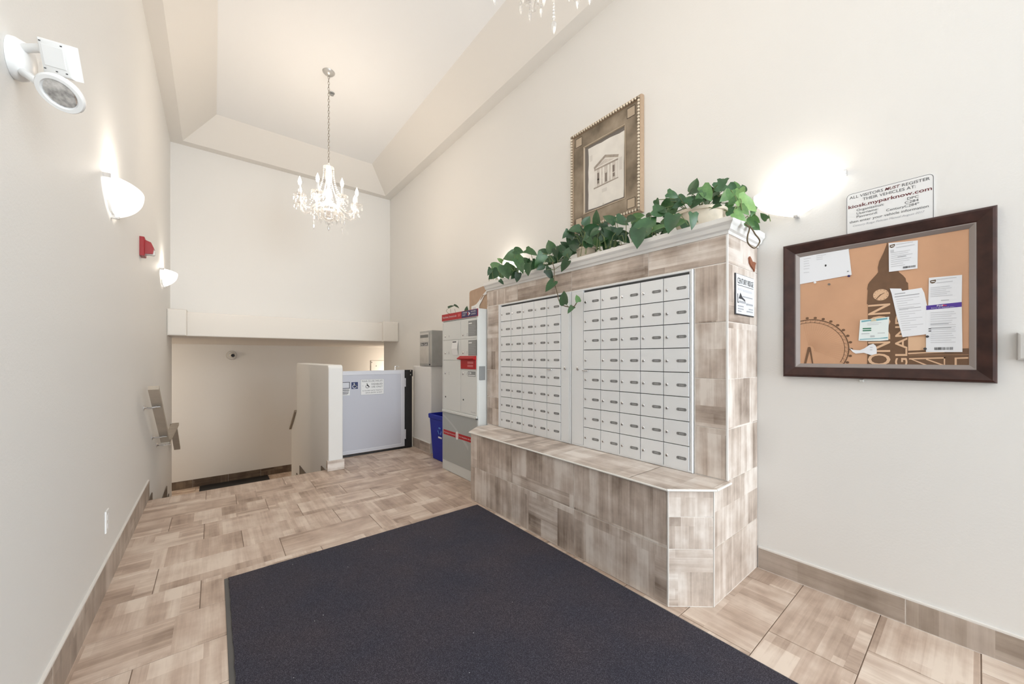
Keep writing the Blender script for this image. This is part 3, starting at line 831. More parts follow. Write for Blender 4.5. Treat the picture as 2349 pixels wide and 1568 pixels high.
m = MB(); m.prism([(.335 + .028 * math.cos(2 * PI * k / 20), .424 + .044 * math.sin(2 * PI * k / 20)) for k in range(20)], 0, .0006, fq2); pd = m.build('badge', M['print'], rb)
print_bars('print_lines', [(.320, .350, .440 - .011 * k, .005) for k in range(4)], fq2.at(0, 0, .0008), plain('pink_line', (.75, .35, .35), .5), pd)
# grey latch plate on the near side, folded notice on door B
m = MB(); m.bbox((XF + .008, 1.03, 0), (XF + .075, 1.165, .012), .004, on_back(0, 0, LY0)); m.build('side_latch', M['sticker'], pk)
nt = thing('notice', (XF, 3.49, 1.275), 'white folded slip stuck on locker door B', 'notice')
f = on_right(LY1 - .238, 1.275, XF - .0055)
m = MB(); m.add([f(0, .155, .0), f(.125, .155, .0), f(.120, .07, .012), f(.0, .07, .012), f(.128, .0, .003), f(.012, .0, .003)], [(3, 2, 1, 0), (5, 4, 2, 3)]); m.build('sheet', M['print'], nt)
m = MB(); m.add([f(.006, .148, .0012), f(.085, .148, .0012), f(.085, .136, .0028), f(.006, .136, .0028)], [(3, 2, 1, 0)]); m.build('print_block', M['ink'], nt)

# ------------------------------------------------------------------ lift gate, steel box, blue bin
YG = 4.948
fg = on_back(0, 0, YG)
gt = thing('lift_gate', (1.66, YG + .02, 0), 'lilac grey metal lift gate with black hinge post beside the stair wall', 'gate')
m = MB(); m.bbox((1.145, .030, -.04), (2.059, 1.080, 0), .004, fg); gp = m.build('gate_leaf', M['gateframe'], gt)
m = MB(); m.ring((1.180, .064, 2.018, 1.036), [(0, .0005), (0, .004), (.004, .004), (.012, .0008)], fg); m.build('panel_edge', M['gateframe'], gp)
m = MB(); m.box((1.190, .074, .0003), (2.008, 1.026, .0012), fg); pn = m.build('panel', M['gate'], gp)
m = MB(); m.bbox((2.066, .004, -.05), (2.164, 1.080, .004), .004, fg); po = m.build('hinge_post', M['black'], gt)
m = MB(); m.bbox((2.120, .99, .005), (2.172, 1.078, .010), .002, fg); br = m.build('closer_bracket', M['black'], po)
for z in (1.065, 1.012):
    m = MB(); m.ball(fg(2.138, z, .011), .009, 10, 6); m.build('bolt', M['chrome'], br, 40)
for z0, z1 in ((.85, .967), (.13, .26)):
    m = MB(); m.cyl(fg(2.063, z0, .006), fg(2.063, z1, .006), .009, n=12); m.build('hinge', M['gateframe'], gt, 40)
m = MB(); m.box((1.145, .003, -.045), (2.066, .022, -.002), fg); m.build('bottom_seal', M['black'], gt)
m = MB(); m.tube([fg(1.93, 1.08, -.02), fg(1.93, 1.125, -.02), fg(1.935, 1.135, -.02), fg(1.975, 1.135, -.02), fg(1.98, 1.12, -.02)], .006); m.build('latch_hook', M['chrome'], gt, 40)
def wheelchair(fr, mat, parent, name='access_symbol'):
    """person in a wheelchair, in a unit square"""
    m = MB()
    m.prism([(.40 + .075 * math.cos(2 * PI * k / 14), .86 + .075 * math.sin(2 * PI * k / 14)) for k in range(14)], 0, .0006, fr)
    m.prism([(.345, .78), (.44, .78), (.455, .60), (.62, .60), (.62, .53), (.46, .53), (.465, .44), (.66, .44), (.78, .22), (.90, .27), (.90, .33), (.81, .31), (.69, .52), (.37, .52)], 0, .0006, fr)
    n, a0, a1 = 18, 2.1, 5.85
    o = [(.44 + .30 * math.cos(a0 + (a1 - a0) * k / n), .36 + .28 * math.sin(a0 + (a1 - a0) * k / n)) for k in range(n + 1)]
    i = [(.44 + .225 * math.cos(a0 + (a1 - a0) * k / n), .36 + .21 * math.sin(a0 + (a1 - a0) * k / n)) for k in range(n + 1)]
    for k in range(n):
        m.prism([o[k], o[k + 1], i[k + 1], i[k]], 0, .0006, fr)
    return m.build(name, mat, parent)
def scaled(fr, u, v, s): return Fr(fr(u, v, 0), fr.u * s, fr.v * s, fr.w)
fgs = fg.at(0, 0, .0014)
sg = thing('access_sign', (1.397, YG, .853), 'square blue sign with white wheelchair symbol on the lift gate', 'sign')
m = MB(); m.box((1.357, .853, 0), (1.436, .939, .0015), fgs); pl = m.build('plate', M['signblue'], sg)
wheelchair(scaled(fgs.at(0, 0, .0017), 1.357, .853, .082), M['print'], pl)
sg = thing('rules_sign', (1.62, YG, .766), 'white rules sign reading disabled use only on the lift gate', 'sign')
m = MB(); m.box((1.470, .768, 0), (1.770, .969, .0015), fgs); pl = m.build('plate', M['print'], sg)
ft = fgs.at(0, 0, .0017)
m = MB(); m.ring((1.470, .768, 1.770, .969), [(0, .0), (0, .0006), (.003, .0006)], ft); m.build('border', M['greyink'], pl)
lettering('lettering', 'RULES TO USE THIS LIFT', ft, 1.487, .940, .016, M['ink'], pl, width=.266)
m = MB(); m.box((1.487, .935, 0), (1.753, .9365, .0006), ft); m.build('rule', M['ink'], pl)
lettering('lettering', '1)', ft, 1.490, .880, .016, M['greyink'], pl)
wheelchair(scaled(ft, 1.520, .848, .075), M['ink'], pl)
lettering('lettering', 'DISABLED', ft, 1.606, .894, .022, M['ink'], pl, width=.145)
lettering('lettering', 'USE ONLY', ft, 1.606, .859, .022, M['ink'], pl, width=.145)
lettering('lettering', '2) CLOSE GATE TIGHTLY', ft, 1.492, .816, .014, M['ink'], pl, width=.26)
lettering('lettering', 'UPON ENTRY & EXIT', ft, 1.530, .788, .014, M['ink'], pl, width=.215)
sg = thing('gate_label', (1.26, YG, .778), 'small bordered white label at the hinge-free edge of the lift gate', 'sign')
m = MB(); m.box((1.20, .862, 0), (1.338, .944, .0015), fgs); pl = m.build('plate', M['gateframe'], sg)
m = MB(); m.ring((1.20, .862, 1.338, .944), [(0, .0), (0, .0006), (.007, .0006), (.007, 0)], ft); m.build('border', M['ink'], pl)
m = MB(); m.box((1.20, .776, 0), (1.338, .859, .0015), fgs); pl = m.build('text_plate', M['print'], sg)
print_bars('print_lines', [(1.21, 1.33, .850, .005), (1.21, 1.33, .838, .008), (1.21, 1.325, .818, .008), (1.225, 1.32, .800, .008), (1.235, 1.31, .786, .004)], ft, M['ink'], pl)

# lift platform behind the gate
m = MB(); m.box((PX1 + .01, 5.02, ZL + .02), (XR - .02, 6.6, ZL + .12)); structure(m.build('trim_2', M['steel']))

# steel suggestion box on the ledge
XS = 2.20
fx = on_right(4.772, 1.139, XS)
bx = thing('steel_box', (2.33, 4.6, 1.137), 'brushed steel deposit box marked no cash standing on the wall ledge', 'metal box')
m = MB(); m.bbox((0, 0, -.30), (.36, .465, 0), .004, fx); m.build('housing', M['steel'], bx)
m = MB(); m.bbox((.012, .03, .0004), (.285, .44, .006), .002, fx); d = m.build('front_door', M['steellight'], bx)
m = MB(); m.box((.03, .375, .0062), (.27, .415, .007), fx); m.build('slot', plain('slot_shade', (.16, .16, .155), .5), d)
m = MB(); m.box((.035, .262, .0062), (.265, .318, .0075), fx); nc = m.build('name_plate', M['ink'], d)
m = MB(); m.ring((.035, .262, .265, .318), [(.004, .0077), (.008, .0077)], fx); m.build('border', M['print'], nc)
lettering('lettering', 'No Cash', fx, .055, .277, .026, M['print'], nc, width=.185, w=.0078)
m = MB(); m.ball(fx(.305, .02, .003), .010, 10, 6); m.build('lock', M['ink'], bx, 40)

# blue recycling bin
bn = thing('recycling_bin', (2.26, 4.08, 0), 'open blue plastic recycling bin between locker and wall ledge', 'bin')
bx0, bx1, by0, by1 = 2.10, 2.44, 3.90, 4.27
def rect_ring(e, z): return [(bx0 - e, by0 - e, z), (bx1 + e, by0 - e, z), (bx1 + e, by1 + e, z), (bx0 - e, by1 + e, z)]
prof = [(-.035, .012), (-.030, .002), (.0, .50), (.012, .505), (.014, .552), (.008, .560), (-.004, .556), (-.006, .50), (-.036, .02)]
vs = [p for e, z in prof for p in rect_ring(e, z)]
fs = [(4 * k + j, 4 * k + (j + 1) % 4, 4 * k + 4 + (j + 1) % 4, 4 * k + 4 + j) for k in range(len(prof) - 1) for j in range(4)]
fs += [tuple(range(4))[::-1], tuple(range(4 * len(prof) - 4, 4 * len(prof)))]
o = MB().add(vs, fs).build('tub', M['blue'], bn)
bev = o.modifiers.new('bevel', 'BEVEL'); bev.width = .012; bev.segments = 2; bev.limit_method = 'ANGLE'
slope = .030 / .498
fbn = Fr((bx0 - .002, 4.08, .372), (0, -1, 0), Vector((-slope, 0, 1)).normalized(), Vector((-1, 0, -slope)).normalized())
fbn = Fr(Vector((bx0 + .030 - .372 * slope - .0035, 4.015, .372)), (0, -1, 0), Vector((-slope, 0, 1)).normalized(), Vector((-1, 0, -slope)).normalized())
m = MB()
for k in range(3):
    f = fbn.rot(2 * PI * k / 3)
    m.prism([(-.030, .028), (.012, .028), (.012, .020), (.030, .036), (.012, .052), (.012, .044), (-.022, .044)], 0, .001, f)
m.build('recycling_symbol', M['palblue'], bn)
m = MB(); m.box((-.045, -.088, 0), (.045, -.068, .001), fbn); m.build('label_bar', M['print'], bn)

# ------------------------------------------------------------------ wall lights
def sconce(name, fr, label, k=1.0):
    """half-bowl of frosted glass on a white back plate; fr at the middle of the rim on the wall"""
    t = thing(name, fr(0, -.08, 0), label, 'wall lamp', 'frosted bowl wall lamps')
    W, Dp, Hh = .205, .112, .165
    m = MB()
    n, k_ = 24, 10
    def pt(i, j, e=0.0):
        a = PI * i / n; q = j / k_
        c = 1 - .93 * q ** 2.3
        return fr(-(W - e) * math.cos(a) * c, -(Hh - e) * q - .012 * math.sin(a) * (1 - q), .018 + (Dp - e) * math.sin(a) * c)
    vs = [pt(i, j) for j in range(k_ + 1) for i in range(n + 1)]
    fs = [(j * (n + 1) + i, j * (n + 1) + i + 1, (j + 1) * (n + 1) + i + 1, (j + 1) * (n + 1) + i) for j in range(k_) for i in range(n)]
    m.add(vs, fs)
    g_ = m.build('glass_bowl', M['sconceglass'], t, 60)
    so = g_.modifiers.new('thick', 'SOLIDIFY'); so.thickness = .004; so.offset = -1
    m = MB(); m.prism([(-.185, -.005), (.185, -.005), (.17, -.05), (.12, -.11), (.05, -.15), (-.05, -.15), (-.12, -.11), (-.17, -.05)], .0, .012, fr); m.build('back_plate', M['white'], t)
    for u, v in ((-.200, -.006), (.200, -.006), (0, -.166)):
        m = MB(); m.bbox((u - .011, v - .011, .0), (u + .011, v + .013, .034), .004, fr); m.build('clip', M['chrome'], t)
    m = MB(); m.lathe([(.002, 0), (.014, .01), (.018, .03), (.014, .05), (.012, .08), (.002, .08)], fr(0, -.10, .062), 14, 0, (0, 0, 1)); m.build('lamp_bulb', M['bulb'], t, 50)
    lamp('sconce_light', 'POINT', fr(0, .04, .105), SCONCE_W * k, (1, .90, .78), .03)
    return t
sconce('wall_sconce', on_right(.630, 2.200, XR), 'frosted half-bowl wall lamp between the mailbox kiosk and the parking sign', .25)
sconce('wall_sconce', on_right(3.17, 2.200, XR), 'frosted half-bowl wall lamp glowing above the parcel locker, behind the leaves', .8)
sconce('wall_sconce', on_left(3.09, 2.222, XL), 'nearer lit frosted half-bowl wall lamp on the left wall, before the red fire alarm', 1.5)
sconce('wall_sconce', on_left(5.76, 2.222, XL), 'farther lit frosted half-bowl wall lamp on the left wall, beyond the red fire alarm', 1.3)
for x, y, z, k in ((4.05, 9.7, .75, .75), (-2.3, 8.9, .9, 1.0)):
    lamp('hall_light', 'POINT', (x, y, z), HALL_W * k, WARM, .10)

# security camera and papers in the lower hall
cm = thing('dome_camera', (.31, YH, 1.306), 'white dome security camera on the lower hall wall', 'camera')
f = on_back(.31, 1.30, YH)
m = MB(); m.lathe([(.095, 0), (.10, .02), (.085, .045), (.002, .045)], f(0, 0, 0), 24, 0, f.w); m.build('housing', M['dome'], cm, 50)
m = MB(); m.ball(f(.012, .004, .05), .062, 18, 12); m.build('eyeball', M['dome'], cm, 60)
d = Vector((.12, -1, -.12)).normalized()
m = MB(); m.cyl(f(.012, .004, .05) + d * .048, f(.012, .004, .05) + d * .066, .034, n=18); m.build('lens', M['black'], cm, 40)
pw = thing('wall_panel', (3.55, YH, .95), 'plain white wall panel glimpsed over the lift gate', 'panel')
f = on_back(0, 0, YH)
m = MB(); m.bbox((3.36, .55, .0), (4.2, 1.165, .025), .004, f); pb = m.build('board', M['white'], pw)
for p in ((3.33, 1.12), (3.50, 1.02)):
    m = MB(); m.ball(f(p[0] if p[0] > 3.36 else 3.38, p[1], .026), .012, 8, 5); m.build('screw', M['ink'], pb)

# black mats: one at the foot of the stairs, the big one in front of the kiosk
o = MB().bbox((-.235, -.055 - .0, 0), (.985, .52, .012), .003, Fr((0, 9.86, ZL), (1, 0, 0), (0, 1, 0), (0, 0, 1))).build('floor_mat', M['black'])
base_at(o, (.37, 10.1, ZL)); tag(o, 'narrow black mat on the lower landing at the foot of the stairs', 'mat')
big = thing('entrance_mat', (.9, 1.0, 0), 'large charcoal carpet mat with rubber edge in front of the mailboxes', 'mat')
X0, X1, Y1 = .046, 1.748, 2.652
fw = Fr((0, 0, 0), (1, 0, 0), (0, 1, 0), (0, 0, 1))
m = MB(); m.bbox((X0, -1.4, .0005), (X1, Y1, .0045), .002, fw); m.build('rubber_edge', M['rubber'], big)
random.seed(3)
pts = []
def edge(a, b, n, amp):
    a, b = Vector(a), Vector(b); d = (b - a).normalized(); q = Vector((-d.y, d.x))
    for k in range(n):
        p = a + (b - a) * k / n
        pts.append(tuple(p + q * random.uniform(0, amp)))
edge((X0 + .018, -1.38), (X1 - .012, -1.38), 30, .003); edge((X1 - .012, -1.38), (X1 - .012, Y1 - .008), 120, .004)
edge((X1 - .012, Y1 - .008), (X0 + .018, Y1 - .008), 60, .003); edge((X0 + .018, Y1 - .008), (X0 + .018, -1.38), 120, .004)
MB().prism(pts, .0046, .0105, fw).build('carpet_pile', M['mat'], big)

# ------------------------------------------------------------------ left wall things
fL = on_left(0, 0, XL)
el = thing('emergency_light', (XL, 1.75, 2.118), 'white twin-head emergency light high on the left wall', 'emergency light')
m = MB(); m.lathe([(.056, 0), (.057, .012), (.050, .030), (.036, .040), (.001, .043)], fL(1.748, 2.118, .0005), 28, 0, fL.w); pl = m.build('base_plate', M['white'], el, 50)
m = MB(); m.ball(fL(1.757, 2.103, .036), .005, 8, 5); m.build('test_button', M['sticker'], pl)
RV, FV, UV = Vector((.781, -.6244, 0)), Vector((.6244, .781, 0)), Vector((0, 0, 1))
pa, pb_, pc = Vector((-.425, 1.712, 2.138)), Vector((-.385, 1.664, 2.128)), Vector((-.342, 1.617, 2.088))
m = MB(); m.tube([fL(1.735, 2.140, .02), pa, pb_, pb_.lerp(pc, .5)], [.0115, .0115, .0105, .009], 12); m.build('arm', M['white'], el, 60)
nb = (FV * -.9 + UV * -.42).normalized(); ub = RV * .96 + UV * -.28; ub = (ub - nb * ub.dot(nb)).normalized(); vb = nb.cross(ub)
fb_ = Fr(pc, ub, vb, nb)
m = MB(); m.bbox((-.040, -.042, -.020), (.040, .042, .010), .008, fb_); hb = m.build('square_head', M['white'], el, 30)
m = MB(); m.bbox((-.028, -.022, .0102), (.028, .028, .0115), .001, fb_); m.build('recessed_face', M['white'], hb)
for u, v in ((-.030, .034), (.024, .034), (-.030, -.030), (.0, -.031), (.026, -.030)):
    m = MB(); m.box((u - .002, v - .0012, .0102), (u + .003, v + .0012, .0110), fb_); m.build('screw', M['ink'], hb)
qa, qb, qc = Vector((-.425, 1.712, 2.068)), Vector((-.378, 1.625, 2.010)), Vector((-.327, 1.567, 1.971))
nr = (FV * -.62 + RV * .15 - UV * .77).normalized()
m = MB(); m.tube([fL(1.757, 2.085, .02), qa, qb, qb.lerp(qc, .4) - nr * .012], [.011, .011, .010, .009], 12); m.build('arm', M['white'], el, 60)
m = MB(); m.lathe([(.018, -.038), (.034, -.026), (.047, -.008), (.049, .002), (.046, .007), (.037, .007), (.034, .003)], qc, 32, 0, nr); hr = m.build('round_head', M['white'], el, 50)
m = MB(); m.lathe([(.0335, .0035), (.026, .0065), (.008, .0075), (.001, .0075)], qc, 24, 0, nr); m.build('lens', M['reflector'], hr, 40)

fa = thing('fire_alarm', (XL, 4.17, 2.05), 'small red fire alarm strobe between two wall lamps', 'fire alarm')
f = on_left(4.17, 2.055, XL)
m = MB(); m.bbox((-.055, 0, .0005), (.055, .150, .030), .006, f); ab = m.build('body', M['redalarm'], fa)
m = MB(); m.prism([(0, .02), (.0, .13), (.035, .115), (.052, .07), (.045, .025)], -.04, .04, Fr(f(0, 0, .030), f.w, f.v, -f.u)); m.build('horn_front', M['redalarm'], ab)
m = MB(); m.bbox((-.022, .018, .030), (.022, .060, .086), .008, f); m.build('strobe_lens', M['clear'], ab)
ou = thing('wall_outlet', (XL, 2.96, .31), 'white wall outlet plate low on the left wall', 'outlet')
m = MB(); m.bbox((2.924, .305, .0005), (2.995, .422, .007), .003, fL); pl = m.build('cover_plate', M['white'], ou)
for z in (.34, .385):
    m = MB(); m.bbox((2.944, z - .014, .0072), (2.975, z + .014, .0085), .001, fL); m.build('socket', M['print'], pl)
fR = on_right(0, 0, XR)
sw = thing('wall_switch', (XR, -.12, 1.24), 'grey white wall box right of the cork board at the picture edge', 'switch')
m = MB(); m.bbox((.096, 1.240, .0005), (.20, 1.350, .032), .008, fR); m.build('cover', plain('pale_grey_plastic', (.60, .59, .57), .5), sw)
# handrail stepping down the left wall
hr_ = thing('handrail', (XL, 5.0, .6), 'shade-darkened board handrail on brackets descending the left wall of the stairs', 'handrail')
def sloped(name, x0, x1, ya, za, yb, zb, t, mat, parent):
    d = Vector((0, yb - ya, zb - za)); L = d.length; d.normalize(); n_ = Vector((1, 0, 0)).cross(d)
    if n_.z < 0: n_ = -n_
    m = MB(); m.box((x0, 0, 0), (x1, L, t), Fr((0, ya, za), (1, 0, 0), d, n_)); return m.build(name, mat, parent)
r1 = sloped('board', -.400, -.337, 4.02, 1.000, 4.95, .415, .034, M['rail'], hr_)
m = MB(); m.box((-.400, 4.93, .412), (-.337, 6.18, .446)); m.build('level_board', M['rail'], hr_)
r2 = sloped('board', -.420, -.357, 6.16, .412, 6.80, .0, .034, M['rail'], hr_)
for y, z in ((4.24, .83), (4.78, .495), (5.12, .36)):
    m = MB(); m.lathe([(.026, 0), (.026, .004), (.012, .008), (.002, .008)], fL(y + .1, z + .0, .0005), 14, 0, fL.w)
    m.tube([fL(y + .1, z, .004), fL(y + .06, z, .05), fL(y + .01, z + .015, .085)], .008); m.box((y - .02, z + .012, .062), (y + .03, z + .017, .112), fL)
    m.build('bracket', M['chrome'], hr_, 50)

# ------------------------------------------------------------------ chandeliers
def chandelier(loc, label):
    """loc: ceiling point. Everything hangs below it"""
    t = thing('chandelier', loc, label, 'chandelier', 'crystal chandeliers')
    O = Vector(loc)
    m = MB(); m.lathe([(.002, -.045), (.018, -.042), (.045, -.028), (.062, -.010), (.065, -.001), (.002, -.001)], O, 24); m.build('canopy', M['steellight'], t, 50)
    m = MB()
    nl = 30
    for k in range(nl):
        c = O + Vector((0, 0, -.045 - (k + .5) * .975 / nl)); a = (k % 2) * PI / 2
        u = Vector((math.cos(a), math.sin(a), 0))
        ptsl = [c + u * .009 * math.cos(q) + Vector((0, 0, .021 * math.sin(q))) for q in [2 * PI * j / 8 for j in range(9)]]
        m.tube(ptsl, .0022, 4)
    m.build('chain', plain('aged_nickel_chain', (.33, .29, .24), .4, .4), t)
    cz = lambda z: O + Vector((0, 0, z))
    m = MB(); m.lathe([(.004, -1.02), (.012, -1.03), (.016, -1.045), (.05, -1.065), (.058, -1.075), (.012, -1.08)], O, 20); m.build('top_cup', M['crystal'], t, 40)
    m = MB(); m.lathe([(.010, -1.08), (.030, -1.10), (.044, -1.145), (.036, -1.20), (.018, -1.26), (.013, -1.30), (.030, -1.34), (.040, -1.38), (.026, -1.43), (.050, -1.47), (.060, -1.50), (.02, -1.56)], O, 20); m.build('column', M['crystal'], t, 50)
    m = MB(); m.lathe([(.002, -1.50), (.045, -1.51), (.05, -1.56), (.035, -1.60), (.012, -1.62), (.002, -1.62)], O, 18); m.build('hub', M['chrome'], t, 40)
    m = MB(); m.lathe([(.03, -1.585), (.11, -1.575), (.125, -1.60), (.09, -1.645), (.03, -1.675), (.002, -1.68)], O, 24); m.build('bottom_bowl', M['crystal'], t, 50)
    def prism_drop(m, p, s=1.0):
        m.ball(p, .006 * s, 6, 4); m.lathe([(.001, -.008 * s), (.010 * s, -.020 * s), (.007 * s, -.040 * s), (.001, -.056 * s)], p, 6)
    for k in range(8):
        a = 2 * PI * k / 8 + .22
        e = Vector((math.cos(a), math.sin(a), 0)); P_ = lambda r, z: O + e * r + Vector((0, 0, z))
        m = MB(); path = [P_(.045, -1.52), P_(.09, -1.50), P_(.14, -1.53), P_(.19, -1.585), P_(.25, -1.60), P_(.295, -1.56), P_(.305, -1.50)]
        m.tube(path, [.010, .010, .0095, .009, .009, .009, .010], 8); arm = m.build('arm', M['crystal'], t, 60)
        b = P_(.305, -1.49)
        m = MB(); m.lathe([(.012, -.012), (.045, -.004), (.062, .010), (.058, .013), (.02, .002), (.012, .006)], b, 20); m.build('drip_pan', M['crystal'], arm, 50)
        m = MB(); m.lathe([(.011, .0), (.011, .105), (.004, .107)], b, 12); m.build('candle_sleeve', M['white'], arm, 40)
        m = MB(); m.lathe([(.008, .107), (.016, .125), (.0185, .145), (.013, .172), (.005, .192), (.001, .205)], b, 14); m.build('bulb', M['bulb'], arm, 60)
        m = MB()
        for j in range(6):
            q = b + Vector((math.cos(j * PI / 3) * .058, math.sin(j * PI / 3) * .058, -.004)); m.tube([q + Vector((0, 0, .012)), q], .0012, 4); prism_drop(m, q + Vector((0, 0, -.002)))
        stuff(m.build('prism_drops', M['crystal'], arm))
        # bead swag from the top cup down to the arm
        m = MB(); A, B = P_(.054, -1.078), P_(.20, -1.50)
        for j in range(22):
            s = j / 21; q = A.lerp(B, s) - e * .045 * math.sin(PI * s) ; m.ball(q, .0065, 6, 4)
        stuff(m.build('bead_strand', M['crystal'], t))
        if k % 2 == 0:
            m = MB(); e2 = Vector((math.cos(a + .39), math.sin(a + .39), 0)); q = O + e2 * .21 + Vector((0, 0, -1.62))
            for j in range(4): m.ball(q + Vector((0, 0, -.014 * j)), .006, 6, 4)
            prism_drop(m, q + Vector((0, 0, -.06)), 1.3); m.tube([O + e2 * .21 + Vector((0, 0, -1.58)), q], .0012, 4)
            stuff(m.build('pendant_drop', M['crystal'], t))
    m = MB()
    for j in range(12):
        q = O + Vector((math.cos(j * PI / 6) * .118, math.sin(j * PI / 6) * .118, -1.612)); prism_drop(m, q, 1.4)
    stuff(m.build('prism_fringe', M['crystal'], t))
    m = MB(); m.ball(cz(-1.70), .020, 12, 8); m.lathe([(.001, -1.72), (.016, -1.745), (.010, -1.775), (.001, -1.792)], O, 8); m.build('finial', M['crystal'], t, 50)
    return t
chandelier((1.011, 4.572, HC + th), 'whole crystal chandelier hanging above the stair end of the lobby')
chandelier((1.03, 1.08, HC + th), 'nearer crystal chandelier cut off by the top of the picture')
sp = thing('sprinkler_head', (1.12, 4.91, HC + th - .02), 'tiny ceiling sprinkler head behind the chandelier chain', 'sprinkler')
m = MB(); m.lathe([(.002, -.03), (.022, -.028), (.022, -.024), (.008, -.022), (.010, -.012), (.030, -.008), (.034, -.001), (.002, -.001)], (1.12, 4.91, HC + th), 16); m.build('deflector', M['steel'], sp, 40)

# ------------------------------------------------------------------ framed picture
pf = thing('framed_picture', (XR, 1.93, 2.35), 'antique bronze framed print of a columned building above the leaves', 'picture')
fq = on_right(2.292, 2.347, XR - .002); PW, PH = .715, .885
m = MB(); m.ring((0, 0, PW, PH), [(0, .0), (.0, .018), (.004, .036), (.012, .040), (.030, .040), (.032, .026)], fq); m.box((.004, .004, 0), (PW - .004, PH - .004, .02), fq); m.build('frame', M['framewood'], pf)
m = MB(); m.ring((.0125, .0125, PW - .0125, PH - .0125), [(0, .0402), (.0, .0408), (.0172, .0408), (.0172, .0402)], fq); m.build('bead_channel', M['bronzedark'], pf)
m = MB()
def bead_row(a, b, n):
    for k in range(n + 1):
        p = a.lerp(b, k / n); d = (b - a).normalized()
        m.ball(p, .0112, 6, 4)
c4 = [fq(.021, .021, .042), fq(PW - .021, .021, .042), fq(PW - .021, PH - .021, .042), fq(.021, PH - .021, .042)]
for k in range(4): bead_row(c4[k], c4[(k + 1) % 4], 34 if k % 2 else 27)
stuff(m.build('rope_beading', M['beadgilt'], pf))
m = MB(); m.ring((.030, .030, PW - .030, PH - .030), [(0, .020), (.001, .028), (.124, .028), (.124, .0205)], fq); pm = m.build('mat_board', M['bronze'], pf)
for u in (.058, PW - .058 - .074):
    for v in (.052, PH - .052 - .078):
        m = MB(); m.ring((u, v, u + .074, v + .078), [(0, .0282), (.0, .0292), (.004, .0292), (.004, .0284)], fq, 0); m.box((u + .004, v + .004, .0282), (u + .070, v + .074, .0286), fq, 1); m.build('corner_square', [M['bronzedark'], M['bronzelight']], pf)
m = MB(); m.ring((.150, .143, PW - .142, PH - .158), [(0, .0285), (.0, .0325), (.006, .0325), (.010, .0215)], fq); m.build('inner_lip', M['bronzelight'], pf)
m = MB(); m.box((.152, .145, .0202), (PW - .144, PH - .16, .021), fq); m.build('shadow_board', plain('grey_brown_board', (.17, .15, .135), .6), pf)
random.seed(8)
def wob(a, b, n): return [(a[0] + (b[0] - a[0]) * k / n + random.uniform(-.004, .004), a[1] + (b[1] - a[1]) * k / n + random.uniform(-.004, .004)) for k in range(n)]
cc = [(.198, .168), (PW - .162, .168), (PW - .158, PH - .20), (.198, PH - .192)]
pts = []
for k in range(4): pts += wob(cc[k], cc[(k + 1) % 4], 8)
m = MB(); m.prism(pts, .0212, .0222, fq); pr = m.build('print_sheet', M['parchment'], pf)
fd = fq.at(0, 0, .0224)
m = MB(); m.prism([(.255, .512), (.372, .572), (.505, .520), (.498, .500), (.372, .548), (.262, .490)], 0, .0005, fd); m.build('drawn_pediment', M['sepia'], pr)
m = MB(); m.prism([(.285, .500), (.372, .540), (.470, .503)], 0, .0005, fd); m.build('drawn_tympanum', M['sepialight'], pr)
m = MB(); m.box((.262, .478, 0), (.498, .492, .0005), fd); m.build('drawn_entablature', M['sepia'], pr)
m = MB(); m.box((.268, .342, 0), (.492, .478, .0003), fd); m.build('drawn_facade', M['sepialight'], pr)
for u in (.272, .318, .348, .398, .428, .474):
    m = MB(); m.box((u, .342, .0004), (u + .014, .478, .0008), fd); m.build('drawn_column', M['parchment'], pr)
for u, a, b, mt in ((.293, .36, .45, 'sepiadark'), (.372, .348, .42, 'sepiadark'), (.446, .40, .455, 'sepiadark'), (.448, .362, .392, 'sepiadark'), (.293, .39, .40, 'sepialight')):
    m = MB(); m.box((u, a, .0004), (u + .018, b, .0007), fd); m.build('drawn_window', M[mt], pr)
m = MB(); m.prism([(.255, .326), (.50, .334), (.50, .342), (.255, .338)], 0, .0005, fd); m.build('drawn_step', M['sepia'], pr)
print_bars('print_lines', [(.34, .39, .285, .03), (.215, .24, .60, .05), (.51, .535, .44, .10)], fd, plain('faint_wash', (.66, .63, .585), .7), pr)
m = MB(); m.prism([(.345, .165), (.36, .165), (.356, .182), (.349, .182)], .0, .0006, fd); m.build('drawn_mark', M['sepialight'], pr)

# ------------------------------------------------------------------ parking sign
ps = thing('parking_sign', (XR, .275, 1.86), 'white parking registration sign with black text partly behind the cork board frame', 'sign')
fs_ = on_right(.425, 1.855, XR - .001); SW, SH = .300, .229
def rrect(u0, v0, u1, v1, r, n=5):
    pts = []
    for cx_, cy_, a0 in ((u1 - r, v0 + r, -PI / 2), (u1 - r, v1 - r, 0), (u0 + r, v1 - r, PI / 2), (u0 + r, v0 + r, PI)):
        pts += [(cx_ + r * math.cos(a0 + PI / 2 * k / n), cy_ + r * math.sin(a0 + PI / 2 * k / n)) for k in range(n + 1)]
    return pts
m = MB(); m.prism(rrect(0, 0, SW, SH, .018), 0, .003, fs_); pl = m.build('panel', M['print'], ps)
o, i = rrect(.002, .002, SW - .002, SH - .002, .017), rrect(.0038, .0038, SW - .0038, SH - .0038, .0155)
n = len(o); m = MB(); m.add([fs_(u, v, .0032) for u, v in o + i], [(k, (k + 1) % n, n + (k + 1) % n, n + k) for k in range(n)]); m.build('border', M['ink'], pl)
fx_ = fs_.at(0, 0, .003)
lettering('lettering', 'ALL VISITORS', fx_, .013, .201, .0135, M['ink'], pl, width=.122)
lettering('lettering', 'MUST', fx_, .141, .201, .0135, M['maroon'], pl, width=.052, shear=.3, bold=.012)
lettering('lettering', 'REGISTER', fx_, .199, .201, .0135, M['ink'], pl, width=.088)
lettering('lettering', 'THEIR VEHICLES AT:', fx_, SW * .51, .180, .0135, M['ink'], pl, width=.180, align='CENTER')
